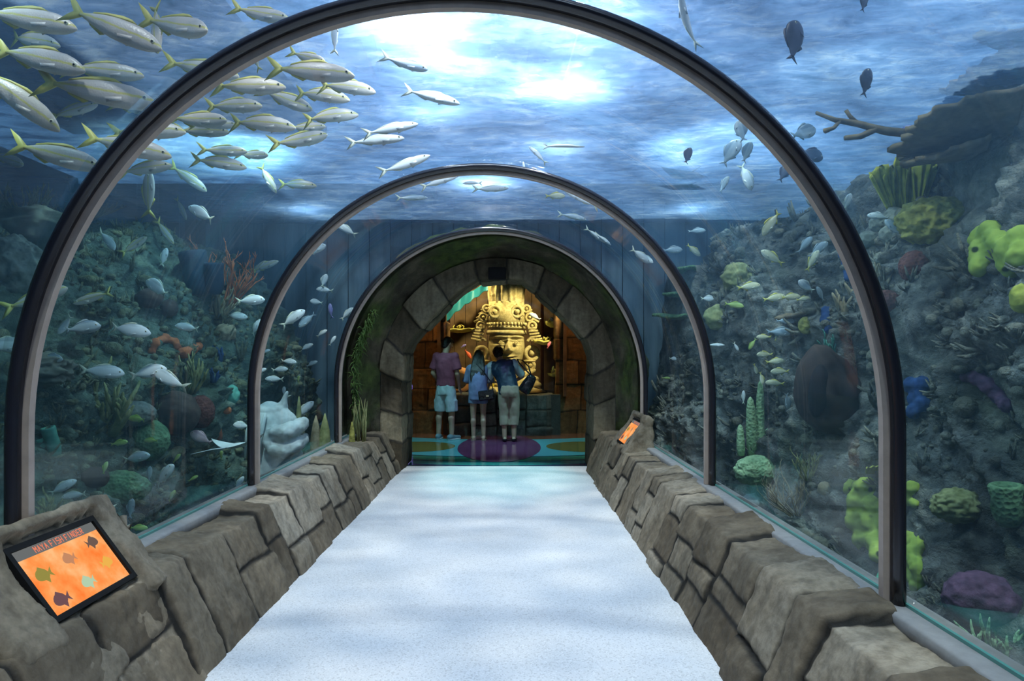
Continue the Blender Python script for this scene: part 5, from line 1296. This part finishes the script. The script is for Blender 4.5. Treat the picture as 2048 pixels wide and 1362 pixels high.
GRP = {'Y': 'yellowtail snappers in the tank', 'W': 'silver white fish in the tank', 'S': 'slim silver fish under the water surface', 'O': 'round white fish', 'D': 'dark surgeonfish', 'B': 'blue grey surgeonfish', 'G': 'grunts at the grey reef', 'K': 'grey fish at the grey reef', 'N': 'yellow green fish', 'P': 'reflected pinkish fish', 'V': 'violet fish'}
def fish(code, px, py, ln, ang, where, yaw=None, d=None, dmin=.22):
    shape, col, L, name, adj = SPEC[code]
    r = random.Random(int(px*7+py*13)); a = math.radians(ang); yaw = math.radians(yaw if yaw is not None else r.uniform(-18, 18))
    d_exit = tunnel_exit(px, py); h = hit(px, py, 20); far = (h[0].y-.15) if h else 9.2
    zt = (WT-.14-EYE)/max(1e-3, -(py-712)/FP) if py < 700 else 99       # stay under the surface
    if d is None:
        want = L*FP*math.cos(yaw)/ln
        d = max(min(want, far-.10, zt, 9.2), d_exit+dmin*.9+r.uniform(0, .25))
        d = min(d, max(zt, d_exit+.12))
    p = at(px, py, d); Lw = ln*d/FP/max(.35, math.cos(yaw))
    f = Vector((math.cos(a)*math.cos(yaw), math.sin(yaw), math.sin(a)*math.cos(yaw)))
    up = Vector((0, 0, 1)) if abs(f.z) < .9 else Vector((-math.copysign(1, math.cos(a)+1e-6)*f.z*.7, -.3, .25))
    side = up.cross(f).normalized(); up = f.cross(side)
    o = empty(name, p, adj+' '+where, 'fish', GRP[code]); o.empty_display_size = .2
    o.matrix_world = Matrix.Translation(p) @ Matrix((f, side, up)).transposed().to_4x4() @ Matrix.Diagonal((Lw, Lw, Lw, 1))
    pr = proto(shape, col, r.choice([0, 1, 1, 2]))
    for nm, mes in pr.items():
        if ln < 34 and nm in ('pectoral_fin', 'anal_fin'): continue
        if ln < 26 and nm in ('eye', 'dorsal_fin'): continue
        for me in mes:
            c = bpy.data.objects.new(nm, me); c.parent = o; C.objects.link(c)
    return o
# code, x, y, length in the photograph, heading, which one
for row in '''Y 50 38 200 -8|in the top corner, its nose just short of a lower fish's
Y 62 80 128 -14|tucked below the corner fish, nose pointing down right
Y 225 55 205 -22|long one diving right beside the vertical fish, top of the school
Y 313 55 118 -80|swimming straight down, the highest vertical one of the school
Y 352 52 178 -17|at the top between the vertical fish and the nearest rib
Y 75 118 205 -14|large at the photo edge, with pale back, third one down
Y 205 142 150 -2|nose overlapping the pale backed one, over two stacked tails
Y 25 190 190 -38|big headed, plunging at the photo edge, fourth one down
Y 190 183 220 -7|long, with bright stripe, right over the small fish with forked tail
Y 145 222 96 22|small with forked yellow tail, climbing right outside the nearest rib
Y 270 215 120 -12|running into the outer edge of the nearest rib, below the striped long one
Y 400 137 150 -8|crossing behind the upper curve of the nearest rib on the school side
Y 252 292 165 -10|with raised yellow tail, crossing behind the nearest rib at mid school
Y 110 310 185 -14|long and low in the school, just outside the nearest rib
Y 15 318 92 -20|half cut by the photo edge under the big headed one
Y 288 262 155 3|crossing the rib just above the one with raised yellow tail
Y 395 240 135 -5|inside the nearest rib, overlapping another belly to back, upper of two
Y 402 262 110 0|inside the nearest rib, lower of the overlapping two
Y 495 173 145 4|inside the rib, tail touching the rib, highest of the dense middle rows
Y 465 212 126 -2|inside the rib with tail standing up, first of the second dense row
Y 520 28 125 -12|at the top edge crossing behind the nearest rib
Y 513 120 52 105|small, swimming upward below the rib, beside the top dense row
Y 615 115 88 -20|with tall forked tail, above the straight long one of the top row
Y 620 143 170 0|longest straight one of the top dense row, tail forked
Y 690 174 122 -8|foremost one of the dense rows, nose farthest towards the lamps
Y 640 190 120 -10|just below the foremost one of the dense rows
Y 572 200 122 -22|pitched down across the middle of the dense rows
Y 520 247 140 -5|plump one in the centre of the third dense row
Y 425 248 90 3|overlapping the plump one of the third row with its nose
Y 612 255 84 0|short one right of the plump one, third row
Y 657 233 118 4|slim one leading the third row
Y 597 281 125 8|yellow tailed, alone below the third row, nose up slightly
Y 445 302 96 0|trailing one of the short low row inside the nearest rib
Y 505 310 76 -6|leading one of the short low row inside the nearest rib
Y 435 325 106 -5|striped one just under the short low row
Y 535 356 66 -60|diving, its nose at the tail of the last low fish
Y 593 369 78 -2|lowest lead fish inside the rib, apart from the rows, level
Y 375 355 86 -36|slanting down beside the nearest rib, under the short low row
Y 288 338 110 10|crossing behind the nearest rib under the raised tail one, nose up
Y 298 390 92 80|standing upright, nose up, just inside the nearest rib below the school
Y 362 416 52 -65|small, diving beside the upright one below the school
W 405 428 66 150|with yellow tail, heading up left below the school
Y 328 462 62 -55|chubby, diving, with tail tip at the upright one's tail
W 215 480 56 -48|diving by itself inside the nearest rib, over the grey reef hollow
Y 267 492 62 38|climbing right next to the solitary diver, yellow lower fin
W 328 515 40 75|tiny upright one above the round white fish
S 670 75 76 90|hanging upright below the rib crown on the lamp glow's school side
S 810 128 110 -22|darting down beside the brightest lamp glow
S 862 193 122 -16|single large one between the lamp glows with white forked tail
S 780 258 115 12|upper of a climbing pair below the lamp glows
S 750 281 115 10|lower of a climbing pair below the lamp glows
S 808 330 112 18|climbing alone just above the crown of the middle rib
S 1076 310 52 135|curled small one at the crown of the middle rib, lamp side
S 1048 335 26 100|tiny one on the crown of the middle rib
S 878 363 82 20|climbing inside the crown of the middle rib, first from the school
S 822 396 62 5|crossing below the climbing one inside the middle rib
S 945 366 40 180|short one heading left inside the crown of the middle rib
S 980 378 74 2|long one level in the centre, inside the crown of the middle rib
G 1110 392 40 0|alone inside the crown of the middle rib, below the curled silver fish
S 1165 398 84 148|long one slanting along the inside of the middle rib
S 1145 433 62 -8|with yellow tail, below the slanting one inside the middle rib
S 1374 45 112 115|rising at the top edge outside the nearest rib, reef side
D 1588 82 92 80|large, upright, high above the nearest rib on the reef side
D 1732 165 58 80|upright beside the plate corals near the water surface
B 1482 262 46 100|uppermost of three clustered inside the nearest rib
B 1462 305 56 60|largest of three clustered inside the nearest rib
B 1493 305 44 70|smallest of three clustered inside the nearest rib
B 1607 265 56 20|just outside the nearest rib, above the one showing its eye
D 1622 309 52 -15|facing right with pale eye, touching the nearest rib's outer edge
D 1570 345 40 60|partly behind the nearest rib, below the one with pale eye
D 1375 312 36 70|small and far, above the pale teal ray
D 1728 4 40 80|cut by the top edge over the reef
V 1835 262 56 160|cruising under the middle brown plate coral
W 1492 352 60 -72|slim, diving steeply inside the nearest rib below the surgeonfish
K 1447 370 42 60|faint, steep, just left of the steeply diving slim one
G 1543 446 58 -125|plump with yellow fins, diving left inside the nearest rib
O 1695 404 36 70|peering upward outside the nearest rib below the ruffled coral
K 1393 462 34 2|small far one level beyond the middle rib on the reef side
K 1345 500 42 5|at the outer edge of the middle rib, reef side
G 1387 500 36 -40|diving at the nose of the one at the middle rib
W 1280 511 48 -35|trailing one of a diving pair inside the middle rib, reef side
W 1291 516 36 -35|leading one of a diving pair inside the middle rib, reef side
S 1190 470 52 -33|upper of two sliding down along the middle rib, reef side
S 1206 478 42 -33|lower of two sliding down along the middle rib, reef side
G 1545 515 52 145|facing up left in open water right of the teal light shaft
G 1497 573 46 8|level in open water left of the table corals
N 1468 610 36 -10|level, just below the level yellowish grunt in open water
O 1415 597 26 0|tiny far one outside the middle rib, reef side
K 1610 490 44 50|leftmost climber of the clump above the blue sponge
K 1636 500 52 40|largest climber of the clump above the blue sponge
G 1625 522 46 65|lowest climber of the clump above the blue sponge
G 1548 596 46 10|hovering on the rim of the upper table coral, first from left
G 1580 594 40 5|hovering on the rim of the upper table coral, second from left
G 1606 598 30 10|hovering at the right end of the upper table coral
K 1570 642 36 0|sheltering between the two table corals
K 1560 664 52 0|large one under the lower table coral
O 1612 572 36 140|beside the tan bush coral, above the table corals' right end
K 1641 588 34 120|right of the round white fish by the tan bush coral
G 1528 674 30 180|facing left under the table corals, alone
G 1554 672 24 60|tiny one under the table corals next to the left facing one
N 1505 688 26 240|tiny, diving between pillar corals and table corals
W 1472 693 20 -60|tiny pale one far above the pillar corals
G 1530 709 36 180|topmost of the column of four left of the barrel sponge
G 1550 723 38 5|second of the column of four left of the barrel sponge
G 1560 743 40 180|third of the column of four left of the barrel sponge
G 1550 766 36 175|lowest of the column of four left of the barrel sponge
G 1511 737 22 -70|tiny upright one left of the column, higher of two
G 1523 756 26 -80|tiny upright one left of the column, lower of two
W 1487 795 28 85|upright white sliver above the tallest pillar coral
K 1575 802 34 -75|upright in shade beside the barrel sponge's mouth
O 1348 717 20 0|tiny one far back between farthest and middle ribs, reef side
N 1332 756 16 0|tiny yellow disc far back, below the tiny white one
S 1430 690 38 0|long and thin just outside the middle rib, reef side
K 1758 433 44 170|facing left, uppermost before the grey bulb sponges
K 1790 456 48 130|nose up, right before the grey bulb sponges
Y 70 598 130 22|bright tailed, swimming through behind the lower part of the nearest rib
Y 188 595 74 200|heading left with bright tail, inside the nearest rib above the dark cave
W 131 649 46 235|small, heading down left, tail crossing the dim one beside it
K 165 656 78 8|dim, gliding right over the dark cave, left of the paler one
W 258 660 84 -8|gliding right over the dark cave, level with the dim one
O 316 576 56 145|brightest, heading up left in front of the dark round corals
W 376 655 50 170|heading left between the round white fish and the rusty fan
K 103 716 52 -5|dim, deep in the cave beside the nearest rib
O 8 690 66 0|half cut by the photo edge outside the nearest rib
W 203 743 82 -5|level over the dark cave, above the olive finger coral
W 295 745 82 12|nose up, upper of the crossing pair by antler coral
W 340 760 84 155|lower of the crossing pair by the antler coral, heading left
W 472 632 46 -5|level at the outer side of the middle rib, below the rusty fan
W 500 601 62 4|larger one crossing the foot of the rusty fan, outside middle rib
Y 529 533 58 25|climbing, in front of its twin, outside the middle rib
Y 514 541 52 52|steep yellow tailed twin, outside the middle rib
W 511 655 38 62|tail up, disappearing behind the middle rib
W 629 500 52 22|climbing just inside the middle rib, high up
W 694 460 46 150|pale, heading left, high inside the middle rib
O 648 562 28 75|small upright one topping the loose group inside the middle rib
W 650 580 36 172|heading left, just below the small upright one
O 633 604 24 170|small round one third from top of the group inside the middle rib
W 585 637 58 38|brightest and largest, climbing, inside the middle rib
K 614 640 42 222|dark backed, diving left, next to the brightest climber
V 661 622 32 100|small, upright near the farthest rib
W 694 628 36 45|climbing against the edge of the farthest rib
W 643 667 26 35|small, white, climbing, below the brightest climber
W 665 682 24 60|small, steep, close to the farthest rib
W 612 695 30 28|small, climbing, in the middle of the loose group
W 577 723 34 -5|level, first of the low rows inside middle rib
K 623 728 26 25|small one right of the level first one in the lower rows
W 559 739 34 5|level, second of the lower rows inside the middle rib
W 522 742 24 25|at the inner edge of the middle rib in the lower rows
W 550 758 38 178|heading left, lowest of the rows inside middle rib
N 597 758 14 80|tiny yellow upright one right of the lowest left facing fish
K 531 703 20 20|tiny dim one at the inner edge of the middle rib
W 568 783 22 85|small white upright sliver above the pale stone carving
W 608 821 50 46|large, climbing, in front of the pale stone carving
W 567 808 44 250|nose down on top of the pale stone carving
G 597 861 20 180|tiny, hovering before the pale stone carving
O 484 851 32 170|half behind the middle rib beside the stingray
W 272 915 62 12|plump, level, under the green dome coral
W 329 951 66 46|plump, climbing, above the tunnel ledge
N 303 881 32 180|small one in front of the large green dome coral
N 238 886 36 10|small one below the olive finger coral, left of the dome
N 275 838 40 175|small one before the grey ridged dome coral
W 124 975 54 30|climbing, upper of the pair over the rock sign stand
W 150 990 48 188|heading left, lower of the pair over the rock sign stand
W 190 1015 80 172|large, heading left, just above the top of the rock sign stand
K 262 1017 42 82|slim, upright, close to the ledge near the sign stand
W 232 1051 58 170|pale, directly beside the corner of the rock sign stand
N 276 1056 38 0|lowest of all, at the ledge beside the rock sign stand
N 344 992 30 55|small one between the climbing plump fish and the ledge
N 386 957 22 30|tiny one by the ledge, left of the middle rib
N 353 917 24 50|tiny one above the plump climber
K 299 948 32 82|blurred, upright, left of the plump climber
P 402 876 48 150|hanging beside the stingray's wing tip
N 443 911 20 85|tiny upright one under the stingray
W 478 967 32 60|pale, at the foot of the middle rib by the ledge
N 210 936 26 80|tiny upright one beside the low green mound'''.split('\n'):
    a, wh = row.split('|'); a = a.split()
    fish(a[0], float(a[1]), float(a[2]), float(a[3]), float(a[4]), wh)
# needlefish near the lamp glow
p = at(1130, 293, 4.55); o = empty('needlefish', p, 'long thin needlefish under the lamp glow towards the reef side', 'fish')
mb = MB(); mb.tube([(-.12, 0, 0), (-.06, 0, .004), (.02, 0, .004), (.08, 0, 0), (.13, 0, -.002)], [.004, .010, .011, .008, .002], 10); mb.build('body', FM['chub'], o)
mb = MB()
for s in (-1, 1): mb.loft([[Vector((-.12, -.002, 0)), Vector((-.12, .002, 0)), Vector((-.11, .002, .004*s)), Vector((-.11, -.002, .004*s))], [Vector((-.15, -.001, .02*s)), Vector((-.15, .001, .02*s)), Vector((-.14, .001, .02*s)), Vector((-.14, -.001, .02*s))]])
mb.build('tail_fin', FM['chubfin'], o)
# rays
FM['ray'] = simple('ray_skin', (.62, .70, .68), .5, var=.15, scale=6); FM['tealray'] = simple('teal_ray_skin', (.16, .36, .36), .5, var=.15)
def ray_fish(px, py, span, d, roll, yaw, mat, lab, curl=.25):
    p = at(px, py, d); S = span*d/FP/2; o = empty('stingray', p, lab, 'ray'); n, m_ = 25, 15; top, bot = [], []
    for i in range(n):
        u = -1+2*i/(n-1); au = abs(u); c0 = .62*(1-au)**.75+.03; lead = .55*(1-au**1.3)-.05; rt, rb = [], []
        for k in range(m_):
            q = k/(m_-1); x = lead*(1-q)+(-c0*.9)*q*(1-au*.2); z = curl*au**1.8*math.copysign(1, 1)+.02; tk = .085*math.exp(-(u/.28)**2)*math.sin(PI*min(1, q*1.02))**.7+.012*math.sin(PI*q)
            rt.append(Vector((x*S, u*S, (z+tk)*S))); rb.append(Vector((x*S, u*S, (z-tk*.55)*S)))
        top.append(rt); bot.append(rb)
    mb = MB(); N = n*m_; ix = lambda i, j: i*m_+j; fs = []
    for i in range(n-1):
        for j in range(m_-1): fs += [(ix(i, j), ix(i+1, j), ix(i+1, j+1), ix(i, j+1)), (N+ix(i, j), N+ix(i, j+1), N+ix(i+1, j+1), N+ix(i+1, j))]
        for j in (0, m_-1): fs.append((ix(i, j), ix(i+1, j), N+ix(i+1, j), N+ix(i, j)))
    mb.add([v for r in top for v in r]+[v for r in bot for v in r], fs); mb.build('body', mat, o)
    MB().tube([(-.5*S, 0, .02*S), (-1.0*S, .05*S, .04*S), (-1.6*S, .2*S, .0)], [.03*S, .016*S, .004*S], 8).build('tail', mat, o)
    for s in (-1, 1): MB().ell((.34*S, s*.16*S, .10*S), (.035*S,)*3, None, 10, 8).build('eye', FPUP, o)
    o.rotation_euler = (roll, 0, yaw); return o
ray_fish(478, 893, 135, 6.2, -.12, 1.2, FM['ray'], 'white stingray with wings spread, gliding low behind the middle rib', .30)
ray_fish(1368, 352, 112, 7.6, .10, 1.9, FM['tealray'], 'pale teal ray with wings spread, far off beyond the middle rib under the surgeonfish', .12)
# small bright fish in the lit display
for px, py, ln, ang, c1, lab in ((936, 708, 22, -55, (.75, .12, .04), 'small red and yellow fish in the head display above the clay pot'), (1098, 690, 16, 65, (.8, .22, .30), 'small pink fish in the head display under the yellow shelf coral'), (1070, 633, 26, 150, (.45, .50, .62), 'silver blue fish in the head display beside the headdress'),
                              (927, 692, 12, 30, (.3, .25, .8), 'tiny violet fish in the head display over the long haired person'), (905, 720, 26, -10, (.72, .60, .12), 'yellow fish in the head display right of the maroon shirt'), (1106, 738, 12, 80, (.7, .75, .2), 'tiny lime fish in the head display near the lower glass corner'), (986, 770, 18, 80, (.8, .66, .08), 'bright yellow fish low behind the display glass between two visitors')):
    p = at(px, py, 12.85); o = empty('reef_fish', p, lab, 'fish', 'small fish in the head display'); L = ln*12.85/FP; a = math.radians(ang)
    f = Vector((math.cos(a), 0, math.sin(a))); up = Vector((0, 0, 1)); side = up.cross(f).normalized(); up = f.cross(side)
    o.matrix_world = Matrix.Translation(p) @ Matrix((f, side, up)).transposed().to_4x4() @ Matrix.Diagonal((L, L, L, 1)); mt = simple('reef_fish_skin_%d' % px, c1, .4)
    for nm in ('body', 'tail_fin', 'dorsal_fin'):
        me = proto('grunt', 'grunt', 1)[nm][0].copy(); me.materials.clear(); me.materials.append(mt); c = bpy.data.objects.new(nm, me); c.parent = o; C.objects.link(c)
# ============================================================= light
def area(name, loc, power, col, size, target=None, spread=PI, shape='DISK', size_y=None):
    l = bpy.data.lights.new(name, 'AREA'); l.energy = power; l.color = col; l.shape = shape; l.size = size
    if size_y: l.size_y = size_y
    l.spread = spread
    o = bpy.data.objects.new(name, l); C.objects.link(o); o.location = loc
    d = Vector(target if target else (loc[0], loc[1], -5))-Vector(loc)
    o.rotation_euler = d.to_track_quat('-Z', 'Y').to_euler(); return o
def spot(name, loc, power, col, target, ang=60, blend=.5, rad=.08):
    l = bpy.data.lights.new(name, 'SPOT'); l.energy = power; l.color = col; l.spot_size = math.radians(ang); l.spot_blend = blend; l.shadow_soft_size = rad
    o = bpy.data.objects.new(name, l); C.objects.link(o); o.location = loc
    o.rotation_euler = (Vector(target)-Vector(loc)).to_track_quat('-Z', 'Y').to_euler(); return o
WH = (.80, .90, 1.0)
WH = (.95, .96, 1.0)
for x, y, p in ((-.50, 3.95, 40), (-.44, 4.4, 18), (.38, 4.75, 36), (.44, 3.85, 20), (-.60, 5.3, 9), (.42, 6.2, 10), (-1.15, 4.5, 3), (-.40, 2.0, 20), (.35, .7, 20), (-.3, 7.5, 26), (-2.7, 8.8, 9), (2.3, 8.8, 9)):
    area('tank_lamp', (x, y, 3.66), p, WH, .11)  # last three are added to brighten the archway stones and end wall
l = bpy.data.lights.new('overhead_sun', 'SUN'); l.energy = 5.6; l.color = (1, .97, .94); l.angle = math.radians(5)  # added sun lamp; carries the walkway's overhead light through the water
o = bpy.data.objects.new('overhead_sun', l); C.objects.link(o); o.location = (0, 3, 8); o.rotation_euler = (math.radians(24), math.radians(3), 0)
for x, y, p, tx in ((-2.3, 2.6, 620, -4.0), (-2.2, 6.2, 580, -3.8), (1.6, 2.6, 520, 3.2), (1.4, 6.0, 400, 3.0)):
    spot('reef_light', (x, y, 4.5), p, (.74, 1.0, .98) if tx < 0 else (.92, .98, 1.0), (tx, y+.3, .8), 75, .7, .10)
# rotunda: warm spots on the carved head and stone, cool sea-green light on the floor
spot('head_spot', (1.25, 11.75, 3.35), 640, (1.0, .82, .42), (hx+.05, HY-.2, 1.75), 44, .5, .05)
spot('display_spot', (-.9, 13.0, 3.4), 200, (1.0, .78, .36), (-.3, 14.2, 1.4), 110, .6, .08)
spot('stone_spot', (-1.9, 11.9, 3.4), 75, (1.0, .50, .14), (-1.55, 12.8, 1.5), 55, .8, .08)
spot('stone_spot', (1.6, 11.9, 3.4), 75, (1.0, .50, .14), (1.2, 12.8, 1.5), 55, .8, .08)
for x in (-1.3, 1.2): spot('floor_spot', (x, 10.3, 3.5), 230, (.30, .78, .88), (x*.8, 11.2, 0), 55, .5, .06)
spot('floor_spot', (0, 10.2, 3.5), 70, (.35, .35, 1.0), (-.2, 11.0, 0), 50, .5, .06)
spot('floor_spot', (-.2, 11.3, 3.4), 420, (.20, .85, .95), (-.15, 8.35, 0), 30, .7, .05)
spot('reef_light', (1.2, 4.0, 4.5), 330, (.95, 1.0, .92), (3.05, 5.0, 2.35), 34, .8, .08)  # added to brighten the dim ruffled coral and yellow mound
